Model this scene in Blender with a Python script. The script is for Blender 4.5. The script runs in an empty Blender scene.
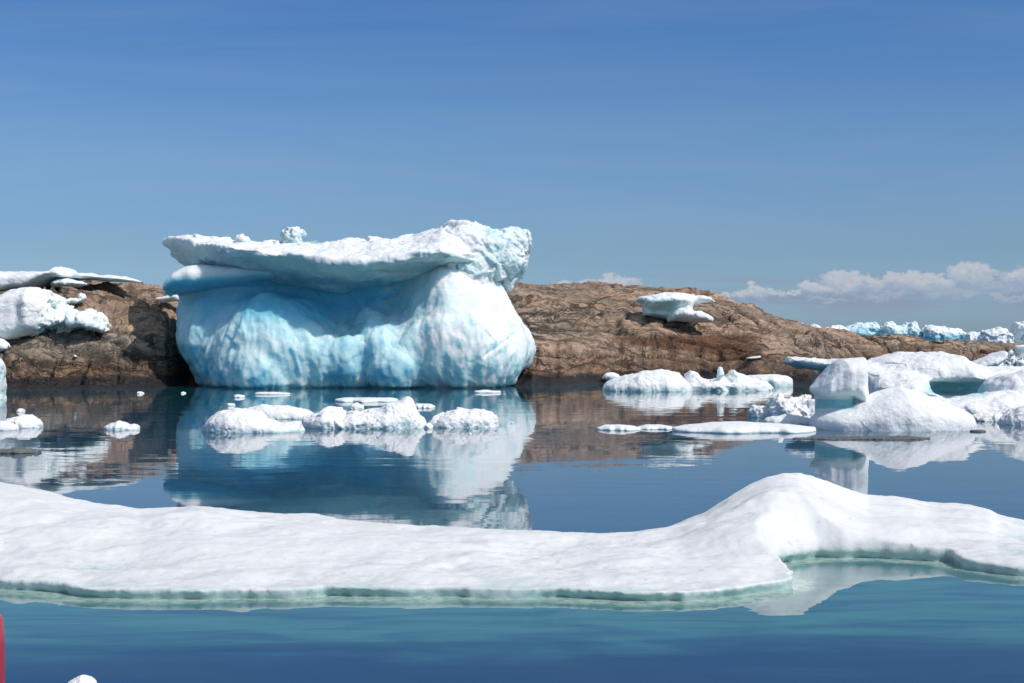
import bpy, math, random
import numpy as np

# ------------------------------------------------------------------ scene constants
F = 1422.2          # focal length in pixels (50 mm on a 36 mm sensor, 1024 px wide)
HY = 341.5          # horizon row
CH = 2.5            # eye height above the water
def PX(px, d): return (px - 512.0) * d / F
def PZ(py, d): return CH - (py - HY) * d / F
def DW(py): return CH * F / (py - HY)       # distance of a point on the water

scene = bpy.context.scene
COL = scene.collection

# ------------------------------------------------------------------ numpy noise
_r = np.random.RandomState(11)
_perm = np.concatenate([_r.permutation(256)] * 3).astype(np.int32)
_g = _r.normal(size=(256, 3)); _g /= np.linalg.norm(_g, axis=1)[:, None]
_g = _g.astype(np.float32)

def perlin(x, y, z):
    x = np.asarray(x, np.float32); y = np.asarray(y, np.float32); z = np.asarray(z, np.float32)
    x, y, z = np.broadcast_arrays(x, y, z)
    xi = np.floor(x); yi = np.floor(y); zi = np.floor(z)
    xf = x - xi; yf = y - yi; zf = z - zi
    X = xi.astype(np.int32) & 255; Y = yi.astype(np.int32) & 255; Z = zi.astype(np.int32) & 255
    u = xf * xf * xf * (xf * (xf * 6 - 15) + 10)
    v = yf * yf * yf * (yf * (yf * 6 - 15) + 10)
    w = zf * zf * zf * (zf * (zf * 6 - 15) + 10)
    res = 0
    for a in (0, 1):
        wa = u if a else 1 - u
        pa = _perm[X + a]
        for b in (0, 1):
            wb = v if b else 1 - v
            pb = _perm[pa + Y + b]
            for c in (0, 1):
                wc = w if c else 1 - w
                g = _g[_perm[pb + Z + c]]
                res = res + wa * wb * wc * (g[..., 0] * (xf - a) + g[..., 1] * (yf - b) + g[..., 2] * (zf - c))
    return res * 1.5

def fbm(x, y, z, octv=4, gain=0.5, seed=0.0):
    s = 0; a = 1.0; f = 1.0
    for i in range(octv):
        s = s + a * perlin(x * f + seed + i * 17.3, y * f + seed * 1.7 - i * 9.1, z * f - seed + i * 5.7)
        a *= gain; f *= 2.03
    return s

def ridged(x, y, z, octv=3, seed=0.0):
    s = 0; a = 1.0; f = 1.0
    for i in range(octv):
        s = s + a * (1 - 2.2 * np.abs(perlin(x * f + seed + i * 7.7, y * f - seed + i * 3.1, z * f + seed * 2)))
        a *= 0.5; f *= 2.1
    return s / 1.75

def worley(x, y, z, seed=0):
    x = np.asarray(x, np.float32); y = np.asarray(y, np.float32); z = np.asarray(z, np.float32)
    x, y, z = np.broadcast_arrays(x, y, z)
    xi = np.floor(x).astype(np.int32); yi = np.floor(y).astype(np.int32); zi = np.floor(z).astype(np.int32)
    f1 = np.full(x.shape, 9.0, np.float32); f2 = f1.copy(); cid = np.zeros(x.shape, np.float32)
    for a in (-1, 0, 1):
        for b in (-1, 0, 1):
            for c in (-1, 0, 1):
                h = _perm[_perm[_perm[(xi + a + seed) & 255] + ((yi + b) & 255)] + ((zi + c) & 255)]
                g = _g[h]
                d = (xi + a + .5 + .45 * g[..., 0] - x) ** 2 + (yi + b + .5 + .45 * g[..., 1] - y) ** 2 + (zi + c + .5 + .45 * g[..., 2] - z) ** 2
                near = d < f1
                f2 = np.where(near, f1, np.minimum(f2, d))
                cid = np.where(near, h / 255.0, cid)
                f1 = np.where(near, d, f1)
    return np.sqrt(f1), np.sqrt(f2), cid

def facet(x, y, z, seed=0):
    """angular broken-ice relief: every cell gets its own height and its own tilt"""
    x = np.asarray(x, np.float32); y = np.asarray(y, np.float32); z = np.asarray(z, np.float32)
    xi = np.floor(x).astype(np.int32); yi = np.floor(y).astype(np.int32); zi = np.floor(z).astype(np.int32)
    f1 = np.full(x.shape, 9.0, np.float32); val = np.zeros(x.shape, np.float32)
    for a in (-1, 0, 1):
        for b in (-1, 0, 1):
            for c in (-1, 0, 1):
                h = _perm[_perm[_perm[(xi + a + seed) & 255] + ((yi + b) & 255)] + ((zi + c) & 255)]
                g = _g[h]; t = _g[(h * 7 + 13) & 255]
                dx = xi + a + .5 + .45 * g[..., 0] - x; dy = yi + b + .5 + .45 * g[..., 1] - y; dz = zi + c + .5 + .45 * g[..., 2] - z
                d = dx * dx + dy * dy + dz * dz
                near = d < f1
                val = np.where(near, t[..., 0] * dx + t[..., 1] * dy + t[..., 2] * dz + (h / 255.0 - .5) * .7, val)
                f1 = np.where(near, d, f1)
    return val

def rbox(X, Y, Z, cx, cy, cz, hx, hy, hz, a, b, r=.05):
    ca, sa = math.cos(a), math.sin(a); cb, sb = math.cos(b), math.sin(b)
    x = X - cx; y = Y - cy; z = Z - cz
    x1 = ca * x + sa * z; z1 = -sa * x + ca * z
    x2 = cb * x1 + sb * y; y2 = -sb * x1 + cb * y
    qx = np.abs(x2) - hx; qy = np.abs(y2) - hy; qz = np.abs(z1) - hz
    return np.sqrt(np.maximum(qx, 0) ** 2 + np.maximum(qy, 0) ** 2 + np.maximum(qz, 0) ** 2) + np.minimum(np.maximum(qx, np.maximum(qy, qz)), 0) - r

def sstep(a, b, x):
    t = np.clip((x - a) / (b - a), 0, 1)
    return t * t * (3 - 2 * t)

def smin(a, b, k):
    h = np.clip(0.5 + 0.5 * (b - a) / k, 0, 1)
    return b * (1 - h) + a * h - k * h * (1 - h)

# ------------------------------------------------------------------ mesh from a field (surface nets)
def surface_nets(vals, org, h):
    s = vals < 0
    nx, ny, nz = vals.shape
    cnt = np.zeros((nx - 1, ny - 1, nz - 1), np.int8)
    for a in (0, 1):
        for b in (0, 1):
            for c in (0, 1):
                cnt += s[a:nx - 1 + a, b:ny - 1 + b, c:nz - 1 + c]
    act = (cnt > 0) & (cnt < 8)
    I, J, K = np.nonzero(act)
    idx = np.full(act.shape, -1, np.int32); idx[I, J, K] = np.arange(len(I))
    acc = np.zeros((len(I), 3)); n = np.zeros(len(I))
    corners = [(a, b, c) for a in (0, 1) for b in (0, 1) for c in (0, 1)]
    for p in corners:
        for ax in range(3):
            if p[ax]: continue
            q = list(p); q[ax] = 1
            v0 = vals[I + p[0], J + p[1], K + p[2]]; v1 = vals[I + q[0], J + q[1], K + q[2]]
            m = (v0 < 0) != (v1 < 0)
            t = np.where(m, v0 / np.where(m, v0 - v1, 1), 0)
            pos = np.array(p, float)[None, :].repeat(len(I), 0)
            pos[:, ax] += t
            acc += pos * m[:, None]; n += m
    V = (acc / n[:, None] + np.stack([I, J, K], 1)) * h + np.array(org)
    quads = []
    for ax in range(3):
        sl0 = [slice(None)] * 3; sl1 = [slice(None)] * 3
        sl0[ax] = slice(0, -1); sl1[ax] = slice(1, None)
        d = s[tuple(sl0)] != s[tuple(sl1)]
        o1, o2 = [(1, 2), (2, 0), (0, 1)][ax]
        E = np.array(np.nonzero(d)).T
        E = E[(E[:, o1] > 0) & (E[:, o2] > 0) & (E[:, o1] < vals.shape[o1] - 1) & (E[:, o2] < vals.shape[o2] - 1)]
        def cid(da, db):
            e = E.copy(); e[:, o1] -= da; e[:, o2] -= db
            return idx[e[:, 0], e[:, 1], e[:, 2]]
        q = np.stack([cid(1, 1), cid(0, 1), cid(0, 0), cid(1, 0)], 1)
        inside = s[E[:, 0], E[:, 1], E[:, 2]]
        q = np.where(inside[:, None], q, q[:, ::-1])
        quads.append(q)
    return V, np.concatenate(quads)

def make_mesh(name, V, Q, mat, attrs=None, parent=None, smooth=True, loc=None):
    me = bpy.data.meshes.new(name)
    V = np.asarray(V, np.float32)
    if loc is not None: V = V - np.array(loc, np.float32)
    me.vertices.add(len(V)); me.vertices.foreach_set('co', V.ravel())
    k = Q.shape[1]
    me.loops.add(Q.size); me.loops.foreach_set('vertex_index', Q.ravel().astype(np.int32))
    me.polygons.add(len(Q))
    me.polygons.foreach_set('loop_start', np.arange(0, Q.size, k, dtype=np.int32))
    me.polygons.foreach_set('loop_total', np.full(len(Q), k, np.int32))
    if smooth: me.polygons.foreach_set('use_smooth', np.ones(len(Q), bool))
    for an, av in (attrs or {}).items():
        at = me.attributes.new(an, 'FLOAT', 'POINT')
        at.data.foreach_set('value', np.asarray(av, np.float32))
    me.update(calc_edges=True)
    me.validate()
    me.materials.append(mat)
    o = bpy.data.objects.new(name, me)
    COL.objects.link(o)
    if parent is not None:
        o.parent = parent
        pl = parent.location
        if loc is not None: o.location = (loc[0] - pl[0], loc[1] - pl[1], loc[2] - pl[2])
        else: o.location = (-pl[0], -pl[1], -pl[2])
    elif loc is not None: o.location = loc
    return o

def tag(o, label=None, cat=None, group=None, kind=None):
    if label: o['label'] = label
    if cat: o['category'] = cat
    if group: o['group'] = group
    if kind: o['kind'] = kind
    return o

def vnormals(V, Q):
    a = V[Q[:, 2]] - V[Q[:, 0]]; b = V[Q[:, 3]] - V[Q[:, 1]]
    n = np.cross(a, b); N = np.zeros_like(V)
    for k in range(4):
        for ax in range(3): N[:, ax] += np.bincount(Q[:, k], n[:, ax], len(V))
    return N / (np.linalg.norm(N, axis=1)[:, None] + 1e-12)

def smooth_normals(N, Q, it):
    for _ in range(it):
        n = N[Q].sum(1); M = np.zeros_like(N)
        for k in range(4):
            for ax in range(3): M[:, ax] += np.bincount(Q[:, k], n[:, ax], len(N))
        N = M / (np.linalg.norm(M, axis=1)[:, None] + 1e-12)
    return N

def sdf_object(name, bounds, h, field, disp, band, mat, attr_fn=None, parent=None):
    (x0, x1), (y0, y1), (z0, z1) = bounds
    nx, ny, nz = [int((b - a) / h) + 2 for a, b in bounds]
    X = (x0 + np.arange(nx) * h).astype(np.float32)[:, None, None]
    Y = (y0 + np.arange(ny) * h).astype(np.float32)[None, :, None]
    Z = (z0 + np.arange(nz) * h).astype(np.float32)[None, None, :]
    f = np.asarray(field(X, Y, Z), np.float32)
    f = np.ascontiguousarray(np.broadcast_to(f, (nx, ny, nz)))
    V, Q = surface_nets(f, (x0, y0, z0), h)
    if disp is not None:
        for frac in ((.6, .4) if band > .3 else (1.0,)):
            N = vnormals(V, Q)
            N = smooth_normals(N, Q, 2)
            V = V + N * (disp(V[:, 0], V[:, 1], V[:, 2]) * frac)[:, None]
    attrs = attr_fn(V[:, 0], V[:, 1], V[:, 2]) if attr_fn else None
    c = ((x0 + x1) / 2, (y0 + y1) / 2, max(z0, 0))
    return make_mesh(name, V, Q, mat, attrs, parent, loc=c)

def poly_sd(X, Y, pts):
    """signed distance to a polygon in plan (negative inside)"""
    P = np.array(pts, float)
    d = np.full(np.broadcast(X, Y).shape, 1e9); s = np.zeros(d.shape, bool)
    n = len(P)
    for i in range(n):
        a = P[i]; b = P[(i + 1) % n]
        e = b - a
        t = np.clip(((X - a[0]) * e[0] + (Y - a[1]) * e[1]) / (e @ e + 1e-9), 0, 1)
        d = np.minimum(d, (X - a[0] - t * e[0]) ** 2 + (Y - a[1] - t * e[1]) ** 2)
        if a[1] != b[1]:
            c = ((a[1] > Y) != (b[1] > Y)) & (X < (b[0] - a[0]) * (Y - a[1]) / (b[1] - a[1]) + a[0])
            s ^= c
    return np.where(s, -1, 1) * np.sqrt(d)

# ------------------------------------------------------------------ materials
class NT:
    def __init__(s, mat):
        mat.use_nodes = True
        s.t = mat.node_tree; s.t.nodes.clear()
    def n(s, typ, **kw):
        nd = s.t.nodes.new(typ)
        ins = kw.pop('ins', {})
        for k, v in kw.items(): setattr(nd, k, v)
        for k, v in ins.items(): s.set(nd.inputs[k], v)
        return nd
    def set(s, sock, v):
        if isinstance(v, bpy.types.NodeSocket): s.t.links.new(v, sock)
        else: sock.default_value = v
    def math(s, op, a, b=None, c=None, clamp=False):
        nd = s.n('ShaderNodeMath', operation=op); nd.use_clamp = clamp
        s.set(nd.inputs[0], a)
        if b is not None: s.set(nd.inputs[1], b)
        if c is not None: s.set(nd.inputs[2], c)
        return nd.outputs[0]
    def vmath(s, op, a, b=None, scale=None):
        nd = s.n('ShaderNodeVectorMath', operation=op)
        s.set(nd.inputs[0], a)
        if b is not None: s.set(nd.inputs[1], b)
        if scale is not None: s.set(nd.inputs['Scale'], scale)
        return nd.outputs[0]
    def mix(s, fac, a, b, blend='MIX'):
        nd = s.n('ShaderNodeMix', data_type='RGBA', blend_type=blend)
        s.set(nd.inputs[0], fac); s.set(nd.inputs[6], a); s.set(nd.inputs[7], b)
        return nd.outputs[2]
    def rng(s, v, a, b, c=0.0, d=1.0, smooth=True):
        nd = s.n('ShaderNodeMapRange'); nd.interpolation_type = 'SMOOTHSTEP' if smooth else 'LINEAR'
        for i, q in enumerate((v, a, b, c, d)): s.set(nd.inputs[i], q)
        return nd.outputs[0]
    def noise(s, vec, scale, detail=3.0, rough=0.55, dist=0.0):
        nd = s.n('ShaderNodeTexNoise', ins={'Vector': vec, 'Scale': scale, 'Detail': detail, 'Roughness': rough, 'Distortion': dist})
        return nd
    def sep(s, v):
        return s.n('ShaderNodeSeparateXYZ', ins={0: v}).outputs
    def comb(s, x, y, z):
        return s.n('ShaderNodeCombineXYZ', ins={0: x, 1: y, 2: z}).outputs[0]

def rgb(r, g, b): return (r, g, b, 1.0)

def ice_material(name, snow=(0.84, 0.86, 0.885), pale=(0.56, 0.76, 0.82), deep=(0.13, 0.47, 0.66), bump=0.25, bscale=3.0, sss=0.0, rough=0.55, fine=1.0, spec=0.3, var=1.0):
    m = bpy.data.materials.new(name); T = NT(m)
    geo = T.n('ShaderNodeNewGeometry')
    pos = geo.outputs['Position']
    nz = T.sep(geo.outputs['Normal'])[2]
    ice = T.n('ShaderNodeAttribute', attribute_name='ice').outputs['Fac']
    n1 = T.noise(pos, 0.9, 5, .6, .3).outputs[0]
    n2 = T.noise(pos, 5.0, 4, .6).outputs[0]
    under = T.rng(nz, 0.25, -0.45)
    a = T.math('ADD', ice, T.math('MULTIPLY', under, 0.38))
    a = T.math('ADD', a, T.math('MULTIPLY', T.math('SUBTRACT', n1, 0.5), 0.55 * var))
    a = T.math('ADD', a, T.math('MULTIPLY', T.math('SUBTRACT', n2, 0.5), 0.25 * var))
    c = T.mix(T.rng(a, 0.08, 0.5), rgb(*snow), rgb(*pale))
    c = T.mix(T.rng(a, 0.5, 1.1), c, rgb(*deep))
    dirt = T.n('ShaderNodeAttribute', attribute_name='dirt').outputs['Fac']
    dn = T.rng(T.noise(pos, 14.0, 4, .7).outputs[0], 0.35, 0.7)
    c = T.mix(T.math('MULTIPLY', dirt, T.math('ADD', 0.35, T.math('MULTIPLY', dn, 0.65)), clamp=True), c, rgb(0.12, 0.13, 0.12))
    wet = T.n('ShaderNodeAttribute', attribute_name='green').outputs['Fac']
    c = T.mix(wet, c, rgb(0.05, 0.22, 0.17))
    # bump
    b1 = T.noise(pos, bscale, 6, .62).outputs[0]
    b2 = T.noise(pos, bscale * 6.5, 3, .6).outputs[0]
    v = T.n('ShaderNodeTexVoronoi', feature='SMOOTH_F1', ins={'Vector': pos, 'Scale': bscale * 1.7}).outputs['Distance']
    hh = T.math('ADD', T.math('ADD', b1, T.math('MULTIPLY', v, 0.35)), T.math('MULTIPLY', b2, 0.25 * fine))
    bp = T.n('ShaderNodeBump', ins={'Strength': 1.0, 'Distance': bump, 'Height': hh})
    P = T.n('ShaderNodeBsdfPrincipled', ins={'Base Color': c, 'Roughness': T.rng(a, 0.2, 0.9, rough, 0.3), 'Normal': bp.outputs[0],
            'IOR': 1.31, 'Specular IOR Level': spec})
    if sss > 0:
        P.inputs['Subsurface Weight'].default_value = sss
        P.inputs['Subsurface Radius'].default_value = (0.45, 0.9, 1.1); P.subsurface_method = 'RANDOM_WALK'
        P.inputs['Subsurface Scale'].default_value = 0.75
    o = T.n('ShaderNodeOutputMaterial'); T.t.links.new(P.outputs[0], o.inputs[0])
    return m

def attrs0(x, y, z, ice=0.0, dirt=0.0, green=0.0):
    one = np.ones(len(x))
    return {'ice': one * ice, 'dirt': one * dirt, 'green': one * green}

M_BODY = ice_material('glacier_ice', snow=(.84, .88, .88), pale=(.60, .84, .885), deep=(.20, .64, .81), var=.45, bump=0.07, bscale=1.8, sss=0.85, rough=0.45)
M_CAP = ice_material('firn_snow', pale=(.64, .82, .83), deep=(.28, .6, .68), sss=.15, bump=0.07, bscale=3.2, rough=0.6)
M_ICE = ice_material('floating_ice', snow=(0.88, 0.885, 0.89), pale=(.66, .82, .82), deep=(.26, .60, .64), bump=0.035, bscale=5.0, var=.55)
M_FAR = ice_material('far_ice', snow=(0.86, 0.88, 0.89), pale=(0.6, 0.81, 0.86), deep=(0.26, 0.64, 0.76), var=.7, bump=0.08, bscale=1.6)
M_FLOE = ice_material('floe_snow', snow=(0.77, 0.775, 0.78), pale=(.60, .70, .69), deep=(.2, .45, .45), bump=0.010, bscale=7.0, rough=0.6, var=.25)
M_DIRT = ice_material('dirty_ice', snow=(0.17, 0.18, 0.185), pale=(0.12, 0.14, 0.15), bump=0.03, bscale=8.0)

# rock
def rock_material():
    m = bpy.data.materials.new('coastal_gneiss'); T = NT(m)
    geo = T.n('ShaderNodeNewGeometry'); pos = geo.outputs['Position']
    z = T.sep(pos)[2]
    crack = T.n('ShaderNodeAttribute', attribute_name='crack').outputs['Fac']
    tone = T.n('ShaderNodeAttribute', attribute_name='tone').outputs['Fac']
    wv = T.vmath('SCALE', T.vmath('SUBTRACT', T.noise(T.vmath('MULTIPLY', pos, (.3, .2, .5)), 1.0, 4, .6).outputs['Color'], (.5, .5, .5)), scale=3.2)
    wpos = T.vmath('ADD', pos, wv)
    sx_, sy_, sz_ = T.sep(wpos)
    st = T.comb(T.math('MULTIPLY', sx_, .25), T.math('MULTIPLY', sy_, .2), T.math('MULTIPLY', T.math('ADD', sz_, T.math('MULTIPLY', sx_, .09)), 2.9))
    n_l = T.noise(st, 0.55, 5, .6, .8).outputs[0]
    n_m = T.noise(st, 2.2, 6, .7, .5).outputs[0]
    n_f = T.noise(T.vmath('MULTIPLY', pos, (1, .6, 1.6)), 6.0, 6, .75).outputs[0]
    n_p = T.noise(T.vmath('MULTIPLY', pos, (.12, .07, .3)), 1.0, 3, .5).outputs[0]
    rx, ry_, rz = T.sep(wpos)
    dip = T.math('ADD', rz, T.math('MULTIPLY', rx, .10))
    c = T.mix(T.rng(n_l, .40, .60), rgb(.46, .31, .215), rgb(.31, .235, .175))
    c = T.mix(T.rng(tone, .35, .8), c, rgb(.55, .365, .25))
    c = T.mix(T.math('MULTIPLY', T.rng(n_p, .5, .62), .6), c, rgb(.47, .39, .32))
    c = T.mix(T.math('MULTIPLY', T.rng(n_m, .49, .58), .8), c, rgb(.15, .11, .085))
    c = T.mix(T.math('MULTIPLY', T.rng(n_f, .53, .68), .55), c, rgb(.58, .48, .39))
    c = T.mix(T.math('MULTIPLY', T.rng(n_f, .45, .33), .75), c, rgb(.11, .085, .07))
    def vcrack(sx, sy, sz, w, thr):
        q = T.comb(T.math('MULTIPLY', rx, sx), T.math('MULTIPLY', ry_, sy), T.math('MULTIPLY', dip, sz))
        vo = T.n('ShaderNodeTexVoronoi', feature='DISTANCE_TO_EDGE', ins={'Vector': q, 'Scale': 1.0}).outputs['Distance']
        wd = T.math('MULTIPLY', T.rng(n_m, .3, .7, .1, 1.6), w)
        k = T.math('DIVIDE', vo, wd)
        return T.math('MULTIPLY', T.rng(k, 1.0, .3), T.rng(n_l if thr else n_p, .36, .56, .35, 1.0))
    vc1 = vcrack(.16, .06, .62, .045, 0)
    vc2 = vcrack(.42, .14, 1.5, .055, 1)
    vc4 = vcrack(.05, .035, 1.25, .05, 0)
    vc3 = vcrack(1.5, .5, 4.2, .09, 1)
    vc = T.math('MAXIMUM', T.math('MAXIMUM', vc1, T.math('MULTIPLY', vc2, T.math('ADD', .35, T.math('MULTIPLY', T.n('ShaderNodeAttribute', attribute_name='grey').outputs['Fac'], .6)))), T.math('MULTIPLY', T.math('MULTIPLY', vc3, .55), T.rng(n_p, .46, .56)))
    vc = T.math('MAXIMUM', vc, vc4)
    crack = T.math('MAXIMUM', crack, vc)
    def at(n_): return T.n('ShaderNodeAttribute', attribute_name=n_).outputs['Fac']
    c = T.mix(T.math('MULTIPLY', at('grey'), .8), c, T.mix(T.rng(n_m, .4, .6), rgb(.36, .31, .24), rgb(.15, .14, .125)))
    c = T.mix(T.math('MULTIPLY', at('rust'), .95), c, T.mix(T.rng(n_f, .4, .6), rgb(.07, .035, .02), rgb(.22, .10, .05)))
    zz = T.math('ADD', z, T.math('MULTIPLY', T.math('SUBTRACT', n_l, .5), 2.2))
    org = T.mix(T.rng(n_m, .4, .6), rgb(.44, .20, .09), rgb(.20, .15, .11))
    c = T.mix(T.math('MULTIPLY', T.rng(zz, 2.1, .8), .8), c, T.mix(T.rng(n_f, .42, .6), rgb(.08, .06, .045), org))
    zb = T.math('ADD', z, T.math('MULTIPLY', T.math('SUBTRACT', n_l, .5), 1.3))
    c = T.mix(T.rng(zb, .75, .45), c, rgb(.025, .022, .024))
    c = T.mix(T.math('MULTIPLY', at('black'), .92), c, T.mix(T.rng(n_f, .4, .65), rgb(.022, .022, .025), rgb(.07, .065, .06)))
    c = T.mix(T.math('MULTIPLY', crack, .85), c, rgb(.03, .024, .02))  # dark joint and ledge lines; the colour also carries their shade
    hh = T.math('SUBTRACT', T.math('ADD', T.math('MULTIPLY', n_m, .8), T.math('MULTIPLY', n_f, .4)), T.math('MULTIPLY', vc, .5))
    bp = T.n('ShaderNodeBump', ins={'Strength': 1.0, 'Distance': .13, 'Height': hh})
    P = T.n('ShaderNodeBsdfPrincipled', ins={'Base Color': c, 'Roughness': T.rng(zb, .3, .8, .45, .85), 'Normal': bp.outputs[0], 'Specular IOR Level': .3})
    o = T.n('ShaderNodeOutputMaterial'); T.t.links.new(P.outputs[0], o.inputs[0])
    return m
M_ROCK = rock_material()

def water_material():
    m = bpy.data.materials.new('sea_water'); T = NT(m)
    geo = T.n('ShaderNodeNewGeometry'); pos = geo.outputs['Position']
    x, y, z = T.sep(pos)
    # gentle ripples: tilt the normal directly (no derivative, stays clean far away)
    def tilt(sx, sy, det):
        v = T.vmath('MULTIPLY', pos, (sx, sy, 1))
        c = T.noise(v, 1.0, det, .55).outputs['Color']
        return T.vmath('SUBTRACT', c, (.5, .5, .5))
    big = T.rng(T.noise(T.vmath('MULTIPLY', pos, (.05, .13, 1)), 1.0, 3, .5).outputs[0], .40, .62, .35, 1.9)
    near = T.rng(y, 14, 45, .55, 1.1)
    t1 = T.vmath('SCALE', tilt(.5, 2.2, 3), scale=.020)
    t2 = T.vmath('SCALE', tilt(2.6, 9.0, 2), scale=.016)
    t = T.vmath('SCALE', T.vmath('ADD', t1, t2), scale=T.math('MULTIPLY', big, near))
    t = T.vmath('MULTIPLY', t, (.45, 1, 0))
    nrm = T.vmath('NORMALIZE', T.vmath('ADD', (0, 0, 1), t))
    # body colour: deep blue water, turquoise over the drowned foot of the near floe
    wob = T.noise(T.vmath('MULTIPLY', pos, (.35, 1.1, 1)), 1.0, 4, .6, .6).outputs[0]
    yy = T.math('ADD', y, T.math('MULTIPLY', T.math('SUBTRACT', wob, .5), 3.2))
    shelf = T.math('MULTIPLY', T.rng(yy, 11.0, 12.6), T.rng(y, 17.0, 15.4))
    wob2 = T.noise(T.vmath('MULTIPLY', pos, (.6, 2.6, 1)), 1.0, 4, .6, .6).outputs[0]
    shelf = T.math('MULTIPLY', shelf, T.rng(wob2, .3, .62, .35, 1.0))
    c = T.mix(shelf, T.mix(T.rng(y, 13, 18), rgb(.017, .055, .108), rgb(.026, .078, .135)), rgb(.065, .205, .205))
    teal = T.math('MULTIPLY', T.rng(y, 40, 66), T.rng(y, 110, 90))
    c = T.mix(teal, c, rgb(.014, .085, .115))
    foot = T.n('ShaderNodeAttribute', attribute_name='foot').outputs['Fac']
    fn = T.noise(pos, 9.0, 4, .65).outputs[0]
    fc = T.mix(T.rng(fn, .35, .6), rgb(.20, .36, .29), rgb(.50, .60, .55))
    c = T.mix(T.math('MULTIPLY', foot, .9), c, fc)
    P = T.n('ShaderNodeBsdfPrincipled', ins={'Base Color': c, 'Roughness': .015, 'IOR': 1.36, 'Normal': nrm})
    o = T.n('ShaderNodeOutputMaterial'); T.t.links.new(P.outputs[0], o.inputs[0])
    return m
M_WATER = water_material()

# ------------------------------------------------------------------ sea
FRONT = [(-260, 574), (-120, 582), (-40, 586), (0, 588), (50, 593), (75, 597.5), (150, 599), (230, 599), (320, 597), (420, 598), (480, 597), (560, 599), (620, 600.5), (680, 601.5), (720, 600), (755, 596), (780, 590),
         (788, 587), (790, 583), (779, 576), (774, 571), (780, 565), (792, 561.5), (821, 558.5), (869, 558), (946, 562), (969, 569), (1000, 574), (1024, 577), (1100, 583), (1300, 580)]
def sea():
    xs = np.concatenate([[-20000, -2000, -300, -40, -12], np.arange(-8.5, 8.5, .045), [12, 40, 300, 2000, 20000.]])
    ys = np.concatenate([[-200, 0, 8, 11], np.arange(12.3, 17.5, .045), [19, 25, 40, 100, 400, 2000, 8000, 30000.]])
    X, Y = np.meshgrid(xs, ys, indexing='ij')
    pts = [(PX(a, DW(b)), DW(b)) for a, b in FRONT]
    poly = pts + [(12, 21), (-12, 21)]
    sd = poly_sd(X, Y, poly)
    sd = sd + .10 * fbm(X * 1.3, Y * 1.3, 0, 4, .6, 12)
    foot = sstep(.36, .10, sd) * sstep(12, 12.6, Y) * (np.abs(X) < 9) * (Y < 16.9)
    V = np.stack([X, Y, X * 0], -1).reshape(-1, 3)
    n = len(ys)
    i = np.arange(len(xs) - 1)[:, None] * n + np.arange(n - 1)[None, :]
    Q = np.stack([i, i + n, i + n + 1, i + 1], -1).reshape(-1, 4)
    tag(make_mesh('sea_water', V, Q, M_WATER, {'foot': foot.ravel()}), kind='structure')
sea()

# ------------------------------------------------------------------ rocky shore (height field on a fan of bearings)
SH_U = [-400, -100, 0, 120, 165, 190, 215, 240, 480, 503, 515, 560, 600, 700, 770, 812, 826, 860, 1000, 1400]
SH_D = [64, 72, 75, 77, 79, 84, 92, 95, 95, 90, 81, 82, 85, 87, 83, 81, 95, 118, 150, 170]
CR_U = [-400, -100, 0, 60, 130, 168, 230, 400, 500, 530, 560, 600, 640, 700, 735, 770, 815, 870, 930, 1024, 1400]
CR_Y = [300, 292, 288, 284, 286, 290, 296, 292, 287, 289, 291, 290.5, 291, 297, 306, 318, 329, 336, 341, 342, 343]
def shore_depth(u): return np.interp(u, SH_U, SH_D)
def crest_depth(u): return np.interp(u, [-400, 0, 200, 500, 600, 750, 815, 900, 1024, 1400], [88, 98, 106, 118, 122, 124, 128, 150, 178, 200])
def crest_height(u): return CH + (HY - np.interp(u, CR_U, CR_Y)) * crest_depth(u) / F

ZONES = [None]
LEDGES = [([(515, 317), (525, 321), (532, 328), (560, 329), (600, 330), (640, 335), (680, 340), (730, 347), (765, 356)], 1.1, .35),
          ([(525, 352), (560, 357), (600, 357), (640, 355), (665, 357), (695, 361), (716, 370), (730, 378)], 1.0, .35),
          ([(640, 343), (680, 352), (712, 359), (760, 358), (800, 366)], .8, .25),
          ([(571, 304), (578, 308), (590, 311)], 1.8, .4), ([(583, 301), (590, 304), (592, 309)], 1.3, .3),
          ([(711, 303), (722, 312), (738, 326), (766, 331)], 1.8, .6), ([(736, 310), (752, 318), (762, 327)], 1.4, .4), ([(770, 321), (795, 331), (830, 338)], .8, .25),
          ([(610, 298), (625, 300), (636, 306)], 1.0, .25), ([(515, 300), (540, 301), (560, 304), (575, 311), (600, 314)], .6, .2), ([(640, 324), (690, 328), (740, 334), (800, 344)], .6, .2),
          ([(566, 350), (569, 349.5), (573, 351)], 3.0, .5), ([(624, 350), (628, 349), (634, 352)], 2.2, .45),
          ([(800, 343), (850, 347), (900, 352), (940, 355)], 1.0, .3), ([(885, 347), (905, 347), (930, 349)], 3.0, .9), ([(820, 340), (870, 343), (930, 345)], .6, .2), ([(930, 346), (980, 351), (1030, 352)], 1.0, .3),
          ([(44, 288), (75, 292), (100, 300), (110, 290)], 1.2, .35), ([(110, 291), (130, 300), (150, 298), (168, 300)], 1.1, .3), ([(98, 322), (120, 326), (140, 336), (158, 344)], 1.3, .4),
          ([(60, 316), (90, 326), (112, 331), (135, 333)], 1.1, .35), ([(0, 348), (40, 345), (80, 352), (120, 350), (160, 357)], 1.2, .35), ([(0, 366), (50, 362), (100, 368), (150, 366), (190, 372)], 1.2, .3),
          ([(20, 334), (50, 342), (75, 350)], 1.0, .3), ([(110, 340), (130, 347), (150, 353)], .9, .25), ([(150, 292), (160, 304), (165, 316), (170, 330)], 1.6, .3)]
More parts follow.
